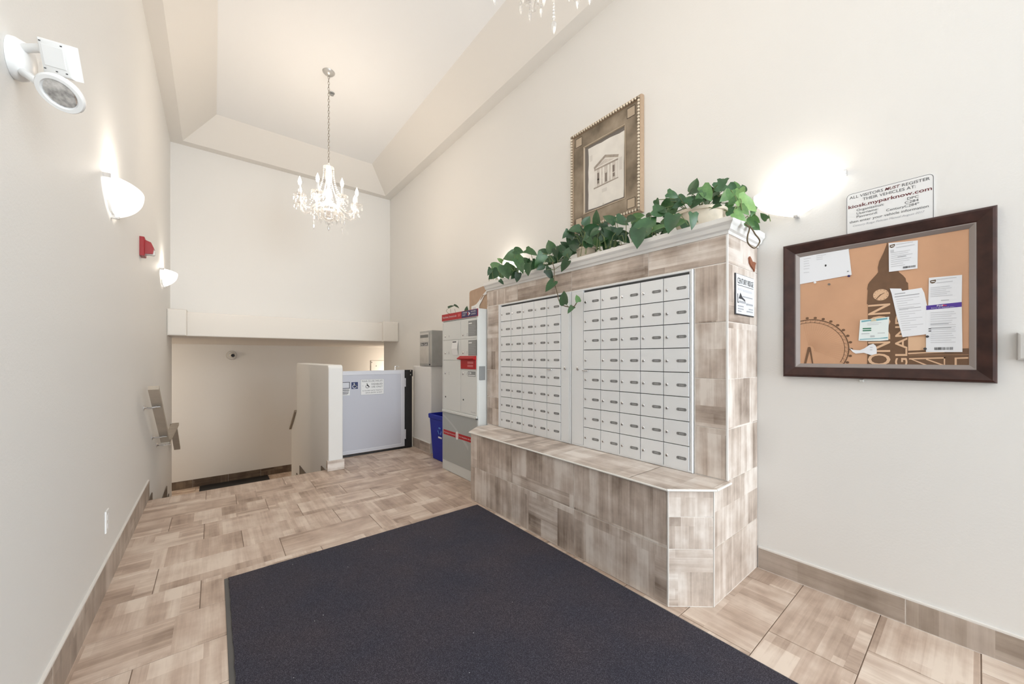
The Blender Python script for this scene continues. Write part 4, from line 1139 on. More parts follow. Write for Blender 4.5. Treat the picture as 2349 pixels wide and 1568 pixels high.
lettering('lettering', 'kiosk.myparknow.com', fx_, .009, .153, .0165, M['maroon'], pl, width=.284, bold=.012)
for k, (a, b) in enumerate((('Organization:', 'DPC'), ('Username:', 'C284'), ('Password:', 'CenturyC284*'))):
    v = .1325 - k * .0165
    lettering('lettering', a, fx_, .040, v, .0115, M['ink'], pl, width=(.098, .078, .076)[k])
    lettering('lettering', b, fx_, .252 if k < 2 else .254, v, .0115, M['ink'], pl, width=(.036, .044, .108)[k], align='RIGHT')
lettering('lettering', 'then enter your vehicle information', fx_, .013, .078, .0118, M['ink'], pl, width=.270)
lettering('lettering', 'Century Ridge Policies Manual August 2017', fx_, .026, .058, .009, M['greyink'], pl, width=.245, shear=.25)

# ------------------------------------------------------------------ cork board with a city poster
cb = thing('bulletin_board', (XR, .32, 1.14), 'dark walnut framed bulletin board with tan city poster backing', 'bulletin board')
fb2 = on_right(.690, 1.144, XR - .001); BW, BH = .738, .733
m = MB(); m.ring((0, 0, BW, BH), [(0, .0), (0, .026), (.004, .034), (.012, .038), (.050, .024), (.054, .021), (.054, .0)], fb2); m.build('frame', M['darkwood'], cb)
m = MB(); m.ring((.054, .054, BW - .054, BH - .054), [(0, .0), (0, .020), (.004, .020), (.020, .008), (.020, .0)], fb2); m.build('inner_lip', M['lip'], cb)
m = MB(); m.box((.056, .056, .001), (BW - .056, BH - .056, .006), fb2); po = m.build('poster', M['tan'], cb)
fpo = on_right(0, 0, XR - .0072)
def shape(name, pts, mat, w0=0.0, parent=po):
    m = MB(); m.prism([(-y, z) for y, z in pts], w0, w0 + .0004, fpo); return m.build(name, M[mat], parent)
tw = [(.275, 1.812), (.272, 1.792), (.235, 1.653), (.222, 1.636), (.214, 1.621), (.212, 1.606), (.206, 1.598), (.205, 1.57), (.206, 1.214), (.346, 1.212), (.343, 1.513), (.347, 1.516), (.344, 1.582), (.346, 1.590), (.343, 1.612), (.337, 1.624), (.331, 1.632), (.312, 1.658), (.307, 1.667), (.308, 1.690), (.303, 1.719), (.289, 1.755), (.278, 1.792)]
shape('tower_silhouette', tw[::-1], 'posterbrown')
def disc(cy, cz_, ry, rz, n=24): return [(cy + ry * math.cos(2 * PI * k / n), cz_ + rz * math.sin(2 * PI * k / n)) for k in range(n)][::-1]
shape('clock_face', disc(.297, 1.555, .0275, .0275), 'posterlight', .0005)
shape('clock_hand', [(.2985, 1.558), (.3165, 1.534), (.3145, 1.532), (.2955, 1.555)], 'posterbrown', .001)
shape('clock_hand', [(.299, 1.556), (.285, 1.564), (.2842, 1.562), (.2975, 1.553)], 'posterbrown', .001)
for k in range(12):
    a = 2 * PI * k / 12; c, s = math.cos(a), math.sin(a)
    shape('clock_tick', [(.297 + .0215 * c - .0008 * s, 1.555 + .0215 * s + .0008 * c), (.297 + .0255 * c - .0008 * s, 1.555 + .0255 * s + .0008 * c), (.297 + .0255 * c + .0008 * s, 1.555 + .0255 * s - .0008 * c), (.297 + .0215 * c + .0008 * s, 1.555 + .0215 * s - .0008 * c)][::-1], 'posterbrown', .001)
# observation wheel: rim, lattice, cabins, spokes, stand
WY, WZ, WR = .575, 1.295, .163
m = MB(); n = 30
for r0, r1 in ((WR, WR - .005), (WR - .017, WR - .0195)):
    a0, a1 = -.50, 1.86
    for k in range(n):
        p, q = a0 + (a1 - a0) * k / n, a0 + (a1 - a0) * (k + 1) / n
        m.add([fpo(-(WY - r * math.cos(t)), WZ + r * math.sin(t), .0004) for r, t in ((r1, p), (r0, p), (r0, q), (r1, q))], [(0, 1, 2, 3)])
for k in range(34):
    t = -.50 + 2.3 * k / 34; t2 = t + (.07 if k % 2 else .0)
    a, b = (WR - .005), (WR - .0185)
    m.add([fpo(-(WY - r * math.cos(t_)), WZ + r * math.sin(t_), .0004) for r, t_ in ((a, t), (a, t + .008), (b, t2 + .04), (b, t2 + .032))], [(0, 1, 2, 3)])
wheel_o = stuff(m.build('wheel_rim', M['posterbrown'], po))
for k in range(12):
    t = -.42 + .205 * k
    if WY - (WR + .008) * math.cos(t) > .618: continue
    shape('wheel_cabin', disc(WY - (WR + .007) * math.cos(t), WZ + (WR + .007) * math.sin(t), .0072, .0062, 10), 'posterbrown', .0002)
m = MB()
for k in range(26):
    t = -.40 + 2.25 * k / 26
    c, s = math.cos(t), math.sin(t); r0, r1 = .02, WR - .02
    m.add([fpo(-(WY - r0 * c - .0004 * s), WZ + r0 * s - .0004 * c, .0003), fpo(-(WY - r1 * c - .0003 * s), WZ + r1 * s - .0003 * c, .0003), fpo(-(WY - r1 * c + .0003 * s), WZ + r1 * s + .0003 * c, .0003), fpo(-(WY - r0 * c + .0004 * s), WZ + r0 * s + .0004 * c, .0003)], [(0, 1, 2, 3)])
stuff(m.build('wheel_spokes', M['posterlines'], po))
shape('wheel_stand', [(.583, 1.305), (.580, 1.308), (.572, 1.308), (.569, 1.300), (.558, 1.213), (.564, 1.213), (.575, 1.285), (.590, 1.213), (.600, 1.213)][::-1], 'posterbrown', .0004)
# vertical lettering over the tower
def upright(body, y_base, z0, cap, length):
    f = Fr(fpo(-y_base, z0, .0006), (0, 0, 1), (0, 1, 0), (-1, 0, 0))
    o = lettering('lettering', body, f, 0, 0, cap, M['posterlight'], po, width=length, bold=.01)
    # the poster is trimmed by the frame: cut the letters off there too
    import bmesh
    bm = bmesh.new(); bm.from_mesh(o.data)
    bmesh.ops.bisect_plane(bm, geom=bm.verts[:] + bm.edges[:] + bm.faces[:], plane_co=(0, 0, 1.205), plane_no=(0, 0, 1), clear_inner=True)
    bm.to_mesh(o.data); bm.free()
    return o
upright('LONDON', .266, 1.176, .076, .334)
upright('ENGLAND', .209, 1.10, .039, .36)
shape('bridge_block', [(.206, 1.345), (.150, 1.345), (.150, 1.282), (.206, 1.282)], 'posterlight', .0005)
shape('bridge_band', [(.206, 1.282), (.027, 1.290), (.027, 1.264), (.206, 1.264)], 'posterbrown', .0007)
shape('bridge_rail', [(.206, 1.272), (.095, 1.279), (.095, 1.273), (.206, 1.266)], 'posterlight', .0012)
shape('union_field', [(.206, 1.262), (.027, 1.262), (.027, 1.212), (.206, 1.212)], 'posterbrown', .0007)
shape('union_bar', [(.203, 1.247), (.093, 1.252), (.093, 1.246), (.203, 1.241)], 'posterlight', .0012)
shape('union_bar', [(.150, 1.246), (.098, 1.219), (.098, 1.213), (.150, 1.240)], 'posterlight', .0016)
shape('union_bar', [(.200, 1.243), (.150, 1.213), (.138, 1.213), (.196, 1.245)], 'posterlight', .0016)
shape('union_bar', [(.097, 1.252), (.093, 1.252), (.093, 1.213), (.097, 1.213)], 'posterlight', .0012)
shape('union_bar', [(.066, 1.250), (.028, 1.252), (.028, 1.246), (.066, 1.244)], 'posterlight', .0012)
shape('union_bar', [(.066, 1.250), (.060, 1.250), (.060, 1.213), (.066, 1.213)], 'posterlight', .0014)

def sheet(name, pts, label, cat='notice', mat='paper', lift=.0022, z=None):
    ys = [p[0] for p in pts]; zs = [p[1] for p in pts]
    t = thing(name, (XR - .008, (min(ys) + max(ys)) / 2, min(zs)), label, cat)
    m = MB(); m.prism([(-y, z_) for y, z_ in pts][::-1], lift, lift + .0006, fpo); o = m.build('sheet', M[mat], t)
    c = sum((Vector((-y, z_)) for y, z_ in pts), Vector((0, 0))) / len(pts)
    return t, o, fpo.at(0, 0, lift + .0008)
random.seed(21)
def print_block(f, o, u0, u1, v0, v1, n, mat='paleink', hgt=.0028, ragged=.35):
    print_bars('print_lines', [(u0, u1 - (u1 - u0) * random.uniform(0, ragged), v1 - (v1 - v0) * k / max(1, n - 1), hgt) for k in range(n)], f, M[mat], o)
t, o, f = sheet('paper_sheet', [(.622, 1.803), (.56, 1.804), (.545, 1.809), (.50, 1.806), (.47, 1.812), (.415, 1.811), (.403, 1.670), (.621, 1.655)], 'white torn top sheet in the upper left corner of the cork board')
print_block(f, o, -.60, -.565, 1.75, 1.79, 4, ragged=.5); print_block(f, o, -.545, -.50, 1.775, 1.795, 3, ragged=.5); print_block(f, o, -.60, -.57, 1.715, 1.735, 2)
shape('pin_hole', disc(.506, 1.737, .004, .006, 8), 'darkmetal', .0032, o); shape('pin_hole', disc(.417, 1.690, .004, .003, 8), 'sticker', .0032, o)
def badge(o, u, v, f):
    m = MB(); m.prism([(u, v), (u + .006, v - .004), (u + .014, v - .002), (u + .017, v + .005), (u + .017, v + .012), (u, v + .010)], 0, .0005, f); b = m.build('shield_badge', M['brownbadge'], o)
    m = MB(); m.box((u + .003, v + .002, .0006), (u + .014, v + .006, .0009), f); m.build('badge_print', M['print'], b)
t, o, f = sheet('delivery_notice', [(.270, 1.799), (.175, 1.789), (.176, 1.660), (.269, 1.661)], 'square white delivery notice near the top middle of the cork board')
badge(o, -.266, 1.778, f); print_block(f, o, -.245, -.185, 1.772, 1.786, 2, hgt=.0035); print_block(f, o, -.262, -.19, 1.715, 1.75, 5); print_block(f, o, -.240, -.21, 1.725, 1.726, 1, 'greyink'); print_block(f, o, -.262, -.2, 1.685, 1.705, 3)
m = MB(); m.box((-.264, 1.752, 0), (-.252, 1.764, .0004), f); m.build('code_block', M['paleink'], o)
def barcode(o, f, u0, u1, v0, v1, n=22):
    random.seed(5); m = MB(); u = u0; du = (u1 - u0) / n
    for k in range(n):
        w_ = du * random.choice((.25, .45, .7)); m.box((u, v0, 0), (u + w_, v1, .0004), f); u += du
    stuff(m.build('barcode', M['ink'], o))
barcode(o, f, -.222, -.182, 1.668, 1.677)
t, o, f = sheet('delivery_notice', [(.141, 1.611), (.045, 1.608), (.046, 1.484), (.143, 1.484)], 'white delivery notice with brown shield above the purple banner')
badge(o, -.137, 1.588, f); print_block(f, o, -.118, -.055, 1.585, 1.60, 2, hgt=.0035); print_block(f, o, -.136, -.07, 1.525, 1.565, 6); print_block(f, o, -.105, -.075, 1.503, 1.504, 1, 'greyink')
t, o, f = sheet('letter', [(.266, 1.581), (.229, 1.575), (.225, 1.564), (.163, 1.569), (.155, 1.545), (.147, 1.489), (.149, 1.356), (.224, 1.346), (.242, 1.440), (.260, 1.555)], 'tilted crumpled white letter pinned beside the clock face', lift=.0034)
fr_ = f.rot(-.10)
def rowsl(rows, mat):  # slanted print following the tilt of the letter
    m = MB()
    for u0, u1, v, hh in rows: m.add([f(u0, v, 0), f(u1, v + (u1 - u0) * .06, 0), f(u1, v + hh + (u1 - u0) * .06, 0), f(u0, v + hh, 0)], [(0, 1, 2, 3)])
    stuff(m.build('print_lines', M[mat], o))
rowsl([(-.250, -.215, 1.549, .004), (-.250, -.170, 1.536, .004)], 'greyink')
rowsl([(-.246 + .0016 * k, -.17 + .001 * k - .02 * (k % 3), 1.524 - .0105 * k, .0028) for k in range(15)], 'paleink')
rowsl([(-.235, -.165, 1.476, .003)], 'greyink')
t, o, f = sheet('courier_notice', [(.149, 1.486), (.046, 1.491), (.044, 1.274), (.150, 1.275)], 'long white door tag with purple banner on the right of the cork board', lift=.0036)
m = MB(); m.prism([(-.149, 1.466), (-.0460, 1.470), (-.0460, 1.4905), (-.149, 1.4855)], 0, .0004, f); bnr = m.build('banner', M['purple'], o)
f2 = f.at(0, 0, .0005)
lettering('lettering', 'Fed', f2, -.117, 1.4785, .0062, M['print'], bnr, width=.017, bold=.02)
lettering('lettering', 'Ex', f2, -.0995, 1.4785, .0062, M['orange'], bnr, width=.012, bold=.02)
lettering('lettering', 'Sorry we missed you...', f2, -.134, 1.4708, .0042, M['print'], bnr, width=.07)
print_block(f, o, -.136, -.060, 1.318, 1.452, 15, 'paleink', .0024, .2); print_block(f, o, -.136, -.07, 1.382, 1.40, 2, 'greyink', .0026, .2)
for v in (1.378, 1.368):
    m = MB(); m.box((-.142, v, 0), (-.134, v + .004, .0004), f); m.build('bullet', M['ink'], o)
barcode(o, f, -.124, -.070, 1.284, 1.296)
t, o, f = sheet('appointment_card', [(.371, 1.438), (.32, 1.440), (.268, 1.446), (.2705, 1.390), (.271, 1.334), (.30, 1.331), (.34, 1.332), (.377, 1.335)], 'small pale green card pinned over the tower lettering', mat='papermint', lift=.0034)
m = MB(); m.prism([(-.366, 1.426), (-.335, 1.430), (-.32, 1.428), (-.274, 1.434), (-.274, 1.442), (-.366, 1.434)], 0, .0004, f); m.build('card_sky', M['teal'], o)
m = MB(); m.prism([(-.332, 1.427), (-.312, 1.429), (-.314, 1.438), (-.322, 1.441), (-.330, 1.436)], 0, .0006, f); m.build('card_emblem', plain('sand_print', (.62, .58, .42), .6), o)
for v in (1.391, 1.381):
    m = MB(); m.prism(rrect(-.362, v, -.330, v + .006, .0028, 3), 0, .0004, f); m.build('card_field', M['greenprint'], o)
print_block(f, o, -.345, -.29, 1.412, 1.42, 2); print_block(f, o, -.366, -.335, 1.368, 1.369, 1, 'greyink', .002, .1); print_block(f, o, -.308, -.282, 1.368, 1.369, 1, 'greyink', .002, .1); print_block(f, o, -.334, -.317, 1.351, 1.358, 3, 'greyink', .0016, .1)
m = MB(); m.prism([(-.372, 1.339), (-.273, 1.343), (-.273, 1.349), (-.300, 1.345), (-.372, 1.343)], 0, .0004, f); m.build('card_edge', M['teal'], o)
t, o, f = sheet('paper_scrap', [(.412, 1.299), (.408, 1.296), (.396, 1.289), (.372, 1.287), (.355, 1.296), (.338, 1.312), (.323, 1.318), (.314, 1.307), (.311, 1.292), (.311, 1.269), (.331, 1.262), (.357, 1.274), (.387, 1.270), (.398, 1.278)], 'torn white scrap of paper below the pale green card', cat='paper', lift=.004)
print_block(f, o, -.335, -.325, 1.288, 1.300, 2, 'greyink', .002, .2)
for (y, z), mt, lb in (((.549, 1.653), 'print', 'white push pin under the torn sheet'), ((.412, 1.664), 'navy', 'dark blue push pin at the sheet corner'), ((.490, 1.634), 'sepiadark', 'brown push pin alone on the poster'), ((.145, 1.345), 'ink', 'black push pin left of the long door tag'), ((.152, 1.290), 'ink', 'black push pin low beside the door tag')):
    p = fpo(-y, z, .0028)
    o = MB().lathe([(.0012, 0), (.0012, .004), (.005, .005), (.0035, .009), (.0055, .013), (.001, .0135)], p, 10, 0, (-1, 0, 0)).build('push_pin', M[mt], None, 40)
    base_at(o, p); tag(o, lb, 'pin', 'push pins on the cork board')
m = MB(); m.bbox((-.375, 1.128, 0), (-.358, 1.142, .014), .003, on_right(0, 0, XR - .0005)); o = m.build('mirror_clip', M['clear']); base_at(o, (XR, .366, 1.135)); tag(o, 'small clear clip under the cork board frame', 'clip')
LEAVES_A=[(2.213,2.249,2.183,-0.178,0.263,0.948,-0.789,-0.614,0.022,0.115,0.35),(2.282,2.409,2.195,-0.933,0.341,0.118,-0.332,-0.939,0.092,0.086,0.35),
(2.277,2.845,2.24,-0.872,0.349,-0.343,-0.396,-0.915,0.076,0.184,0.45),(2.202,2.657,2.231,0.507,-0.82,-0.267,-0.763,-0.571,0.303,0.1,0.4),
(2.246,2.53,2.206,0.511,-0.724,-0.464,-0.63,-0.682,0.371,0.124,0.5),(2.19,2.93,2.204,-0.838,0.248,0.486,-0.346,-0.93,-0.122,0.061,0.95),
(2.161,2.93,2.13,0.873,-0.479,0.089,-0.487,-0.859,0.159,0.128,0.65),(2.066,2.93,2.075,-0.431,0.061,-0.9,-0.404,-0.905,0.132,0.082,0.25),
(2.113,2.93,2.051,-0.469,0.609,-0.64,-0.641,-0.733,-0.229,0.127,0.35),(2,2.587,2.004,0.08,-0.389,-0.918,-0.75,-0.63,0.202,0.145,0.3),
(2,2.393,2.022,0.043,-0.455,-0.889,-0.515,-0.773,0.37,0.148,0.4),(2,2.427,1.926,-0.055,0.223,-0.973,-0.576,-0.803,-0.151,0.082,0.1),
(2,2.286,1.967,-0.019,0.108,-0.994,-0.975,-0.221,-0.005,0.102,0.3),(2,2.159,2.01,-0.319,0.382,-0.867,-0.413,-0.88,-0.236,0.135,0.4),
(2.154,2.108,2.063,-0.47,0.372,-0.8,-0.624,-0.781,0.004,0.096,0.35),(2,1.883,1.919,-0.287,0.508,-0.812,-0.953,-0.235,0.19,0.096,0.15),
(2,2.041,1.882,0.539,-0.162,-0.827,-0.568,-0.794,-0.215,0.091,0.05),(2,2.036,1.796,-0.45,0.507,-0.735,-0.885,-0.363,0.292,0.109,0.3),
(2,1.89,1.686,0.049,0.17,0.984,-0.992,-0.104,0.067,0.104,0.25),(2,1.831,1.595,-0.568,0.269,-0.778,-0.768,-0.514,0.382,0.066,0.4),
(2,1.764,1.666,-0.061,0.305,0.95,-0.664,-0.724,0.19,0.056,0.55),(2.154,2.93,1.959,0.326,-0.564,-0.759,-0.691,-0.69,0.216,0.072,0.05),
(2,2.649,1.921,0.686,-0.24,-0.686,-0.321,-0.947,0.011,0.056,0.2),(2.193,2.152,2.139,0.483,-0.522,0.703,-0.846,-0.485,0.221,0.079,0.3),
(2.175,2.733,2.095,-0.61,0.364,0.704,-0.79,-0.342,-0.508,0.107,0.4),(2,2.221,1.989,-0.382,0.237,-0.893,-0.367,-0.926,-0.088,0.091,0.3),
(2.288,2.668,2.165,-0.632,0.541,0.554,-0.545,-0.819,0.178,0.091,0.45),(2,2.147,1.958,-0.748,0.275,-0.605,-0.312,-0.949,-0.046,0.072,0.2),
(2,2.064,1.934,-0.088,0.381,0.92,-0.885,-0.454,0.103,0.061,0.2),(2,2.477,1.948,-0.535,0.355,-0.767,-0.393,-0.908,-0.146,0.073,0.15)]
LEAVES_B=[(2.183,1.742,2.274,-0.265,-0.113,0.958,-0.964,0.017,-0.265,0.101,0.3),(2.234,1.877,2.297,0.401,-0.385,0.831,-0.584,-0.807,-0.092,0.085,0.25),
(2.27,1.694,2.268,-0.56,0.663,0.497,-0.784,-0.618,-0.059,0.102,0.3),(2.25,1.57,2.212,0.728,-0.52,-0.447,-0.538,-0.837,0.099,0.104,0.3),
(2.155,1.758,2.185,0.688,-0.624,0.371,-0.537,-0.781,-0.319,0.114,0.2),(2.307,1.761,2.219,0.299,-0.188,-0.936,-0.521,-0.854,0.005,0.104,0.2),
(2.148,1.925,2.229,-0.734,0.654,-0.184,-0.679,-0.713,0.175,0.091,0.3),(2.273,1.984,2.258,0.46,-0.546,-0.7,-0.684,-0.721,0.114,0.088,0.15),
(2.171,1.999,2.173,-0.013,0.207,-0.978,-0.651,-0.744,-0.149,0.094,0.4),(2.31,2.071,2.177,-0.649,0.469,-0.6,-0.654,-0.746,0.124,0.113,0.25),
(2.306,1.933,2.157,0.642,-0.594,-0.485,-0.626,-0.771,0.116,0.117,0.35),(2.13,1.589,2.088,0.834,-0.516,-0.195,-0.552,-0.791,-0.264,0.127,0.2),
(2.233,1.559,2.113,0.839,-0.525,0.14,-0.363,-0.735,-0.573,0.103,0.2),(2.127,1.464,2.033,0.57,-0.564,-0.598,-0.613,-0.776,0.148,0.079,0.15),
(2.235,1.776,2.105,0.378,-0.698,-0.609,-0.901,-0.43,-0.067,0.089,0.5),(2,1.287,1.974,-0.249,-0.134,-0.959,-0.705,-0.654,0.275,0.134,0.25),
(2.098,1.285,2.067,0.507,-0.496,0.705,-0.821,-0.526,0.22,0.154,0.4),(2.145,1.517,2.113,0.731,-0.343,0.589,-0.556,-0.801,0.224,0.075,0.15),
(2.184,1.984,2.079,-0.407,-0.021,-0.913,-0.154,-0.984,0.091,0.086,0.1),(2.231,1.956,2.161,-0.357,-0.074,-0.931,-0.565,-0.777,0.279,0.108,0.1),
(2.31,1.803,2.192,-0.517,0.592,0.619,-0.823,-0.543,-0.167,0.106,0.1),(2.175,1.58,2.13,-0.694,0.227,0.684,-0.378,-0.923,-0.077,0.083,0.15),
(2.313,1.973,2.222,-0.478,0.402,-0.781,-0.736,-0.669,0.106,0.103,0.1),(2.115,1.983,2.198,-0.495,0.382,-0.781,-0.549,-0.834,-0.06,0.078,0.3),
(2.295,2.161,2.188,-0.697,0.399,0.595,-0.605,-0.774,-0.19,0.093,0.2),(2.314,1.523,2.12,-0.321,0.101,-0.942,-0.924,-0.253,0.288,0.085,0.2),
(2.15,1.953,2.197,0.485,-0.09,0.87,-0.516,-0.833,0.201,0.085,0.15),(2.316,1.865,2.196,-0.341,0.203,-0.918,-0.723,-0.681,0.118,0.1,0.15)]
LEAVES_C=[(2.263,1.068,2.288,0.148,-0.226,0.963,-0.988,-0.075,0.135,0.083,0.35),(2.123,1.13,2.212,0.71,-0.606,-0.359,-0.698,-0.674,-0.242,0.076,0.4),
(2.177,1.262,2.218,0.079,-0.301,-0.95,-0.989,0.098,-0.114,0.058,0.4),(2.26,1.214,2.221,0.179,-0.227,-0.957,-0.868,-0.495,-0.045,0.087,0.3),
(2.147,1.033,2.161,0.639,-0.375,0.672,-0.67,-0.7,0.246,0.074,0.35),(2.188,0.965,2.183,0.394,-0.356,-0.848,-0.783,-0.612,-0.107,0.1,0.7),
(2.256,1.005,2.183,-0.859,0.287,0.425,-0.389,-0.905,-0.175,0.081,0.35),(2.324,0.976,2.214,-0.125,0.071,-0.99,-0.991,-0.058,0.121,0.088,0.3),
(2.252,0.909,2.213,0.824,-0.563,0.062,-0.544,-0.757,0.362,0.099,0.3),(2.347,0.896,2.218,0.593,-0.27,-0.758,-0.69,-0.656,-0.306,0.08,0.35),
(2.4,0.889,2.255,-0.182,0.231,0.956,-0.837,-0.547,-0.027,0.07,0.6),(2.317,0.838,2.17,0.026,-0.101,-0.995,-0.943,-0.333,0.01,0.073,0.85),
(2.37,0.844,2.219,-0.001,0.174,0.985,-0.906,-0.417,0.073,0.048,0.35),(2.165,0.745,2.044,0.771,-0.457,-0.444,-0.501,-0.865,0.021,0.124,0.9),
(2.386,0.745,2.034,-0.351,0.576,0.739,-0.844,0.147,-0.515,0.051,0.5),(2.326,0.875,2.092,0.798,-0.59,0.124,-0.31,-0.578,-0.755,0.079,0.4),
(2.054,0.745,1.955,0.519,-0.635,-0.573,-0.666,-0.72,0.194,0.078,0.75),(2.247,0.745,1.983,0.583,-0.596,-0.552,-0.8,-0.307,-0.515,0.064,0.7),
(2.145,1.226,2.145,0.66,-0.683,-0.314,-0.73,-0.681,-0.052,0.096,0.35),(2,0.953,1.981,0.059,0.074,-0.995,-0.476,-0.874,-0.094,0.089,0.35),
(2,1.077,2.003,-0.333,0.063,-0.941,-0.828,-0.497,0.26,0.119,0.2),(2.206,1.118,2.199,0.338,-0.657,-0.674,-0.749,-0.622,0.23,0.072,0.35),
(2.236,0.958,2.211,0.854,-0.436,-0.282,-0.509,-0.593,-0.624,0.058,0.35),(2.247,0.893,2.155,-0.663,0.282,-0.694,-0.368,-0.929,-0.026,0.083,0.55),
(2.345,0.882,2.153,-0.59,0.589,-0.552,-0.807,-0.449,0.383,0.08,0.6),(2.223,0.745,2.027,-0.415,-0.035,-0.909,-0.491,-0.833,0.256,0.068,0.6),
(2.257,1.345,2.074,-0.667,0.274,-0.692,-0.354,-0.935,-0.029,0.073,0.15),(2.303,1.323,2.117,0.53,-0.827,-0.186,-0.839,-0.479,-0.259,0.067,0.3),
(2.339,0.916,2.118,-0.312,0.324,-0.893,-0.863,-0.489,0.124,0.07,0.55),(2.273,0.945,2.145,-0.124,0.28,-0.952,-0.968,-0.244,0.055,0.075,0.3),
(2.174,0.839,2.127,-0.337,0.079,-0.938,-0.736,-0.644,0.21,0.065,0.6),(2.108,0.745,1.999,0.31,-0.579,-0.754,-0.846,-0.53,0.06,0.066,0.7),
(2.22,1.018,2.19,0.527,-0.218,0.821,-0.789,-0.485,0.378,0.065,0.3),(2.29,1.256,2.168,-0.791,0.489,-0.369,-0.5,-0.863,-0.071,0.066,0.25),
(2.129,1.11,2.146,-0.546,0.668,-0.506,-0.628,-0.726,-0.28,0.06,0.3),(2.259,0.745,1.949,0.566,-0.539,-0.623,-0.817,-0.464,-0.341,0.059,0.5),
(2.188,0.745,1.947,0.633,-0.596,-0.495,-0.769,-0.556,-0.314,0.053,0.55)]
VINE_A= [(2.02, 2.033, 1.98), (2.02, 2.013, 1.916), (2.02, 2.016, 1.836), (2.02, 2.005, 1.798), (2.02, 1.977, 1.722), (2.02, 1.966, 1.681), (2.02, 1.933, 1.642), (2.02, 1.87, 1.62), (2.02, 1.819, 1.614), (2.02, 1.784, 1.648)]
LOOP_C= [(2.111, 0.74, 1.927), (2.159, 0.74, 1.922), (2.157, 0.74, 1.904), (2.141, 0.74, 1.88), (2.134, 0.74, 1.849), (2.157, 0.74, 1.833), (2.21, 0.74, 1.826), (2.243, 0.74, 1.832), (2.282, 0.74, 1.853), (2.308, 0.74, 1.879), (2.288, 0.74, 1.892), (2.243, 0.74, 1.903), (2.21, 0.74, 1.917), (2.167, 0.74, 1.93)]

# ------------------------------------------------------------------ pothos plants on the kiosk and its vines
def leaf_mesh(k):
    """heart-shaped leaf, folded along the midrib; base at x = -.5, tip at x = +.5"""
    wid, fold, droop = ((.345, .16, .10), (.39, .24, .06), (.29, .10, .18))[k]
    xs = [-.50, -.56, -.44, -.25, -.05, .15, .33, .46, .55]
    ws = [.0, .22, .36, wid, wid * .95, wid * .76, wid * .45, wid * .16, 0]
    top, bot = [], []
    vs = []
    def Z(x, y): return fold * abs(y) * 1.3 - droop * (x + .1) ** 2 * 1.6
    mid = [(-.50 + 1.05 * i / 8) for i in range(9)]
    mid[0] = -.46
    for i in range(9):
        vs.append((mid[i], 0, Z(mid[i], 0)))
    for s in (1, -1):
        for i in range(1, 8):
            vs.append((xs[i], s * ws[i], Z(xs[i], ws[i])))
    fs = []
    for s, b in ((1, 9), (-1, 16)):
        for i in range(8):
            a0, a1 = i, i + 1
            e0 = b + i - 1 if i > 0 else None
            e1 = b + i if i < 7 else None
            q = [a0, a1] + ([e1] if e1 is not None else []) + ([e0] if e0 is not None else [])
            fs.append(tuple(q) if s < 0 else tuple(q[::-1]))
    me = bpy.data.meshes.new('leaf'); me.from_pydata(vs, [], [f[::-1] for f in fs]); me.materials.append(M['leaf'])
    me.polygons.foreach_set('use_smooth', [True] * len(fs)); me.update(); return me
LEAF = [leaf_mesh(k) for k in range(3)]
def put_leaf(parent, r, k):
    x, y, z, tx, ty, tz, nx, ny, nz, L, tone = r
    t, n = Vector((tx, ty, tz)).normalized(), Vector((nx, ny, nz)).normalized()
    n = (n - t * n.dot(t)).normalized(); b = n.cross(t)
    o = bpy.data.objects.new('leaf', LEAF[k % 3]); col.objects.link(o); o.parent = parent
    mtx = Matrix((t * L, b * L, n * L)).transposed().to_4x4()
    mtx.translation = Vector((x, y, z)) - parent.location
    o.matrix_local = mtx
    tone = max(0, min(1, tone + random.uniform(-.06, .06)))
    o.color = (tone, tone, tone, 1)
    return Vector((x, y, z)) - t * L * .46
def extra(n, seed, y0, y1, x0, x1, z0, z1, l0, l1, t0, t1):
    """small leaves filling the middle of a plant"""
    r = random.Random(seed); out = []
    for k in range(n):
        y = r.uniform(y0, y1); a = r.uniform(0, 2 * PI)
        tip = (r.uniform(-.7, .3), math.cos(a), math.sin(a) * .8 - .15)
        nrm = (-.8 + r.uniform(-.5, .5), -.6 + r.uniform(-.5, .5), .3 + r.uniform(-.3, .5))
        out.append((r.uniform(x0, x1), y, r.uniform(z0, z1), *tip, *nrm, r.uniform(l0, l1), r.uniform(t0, t1)))
    return out
LEAVES_A += extra(26, 1, 2.12, 2.92, 2.10, 2.34, 2.01, 2.10, .07, .11, .10, .45)
LEAVES_B += extra(34, 2, 1.60, 2.16, 2.08, 2.34, 2.01, 2.16, .06, .10, .05, .35)
LEAVES_C += extra(26, 3, .86, 1.40, 2.08, 2.24, 2.02, 2.20, .06, .10, .15, .60)
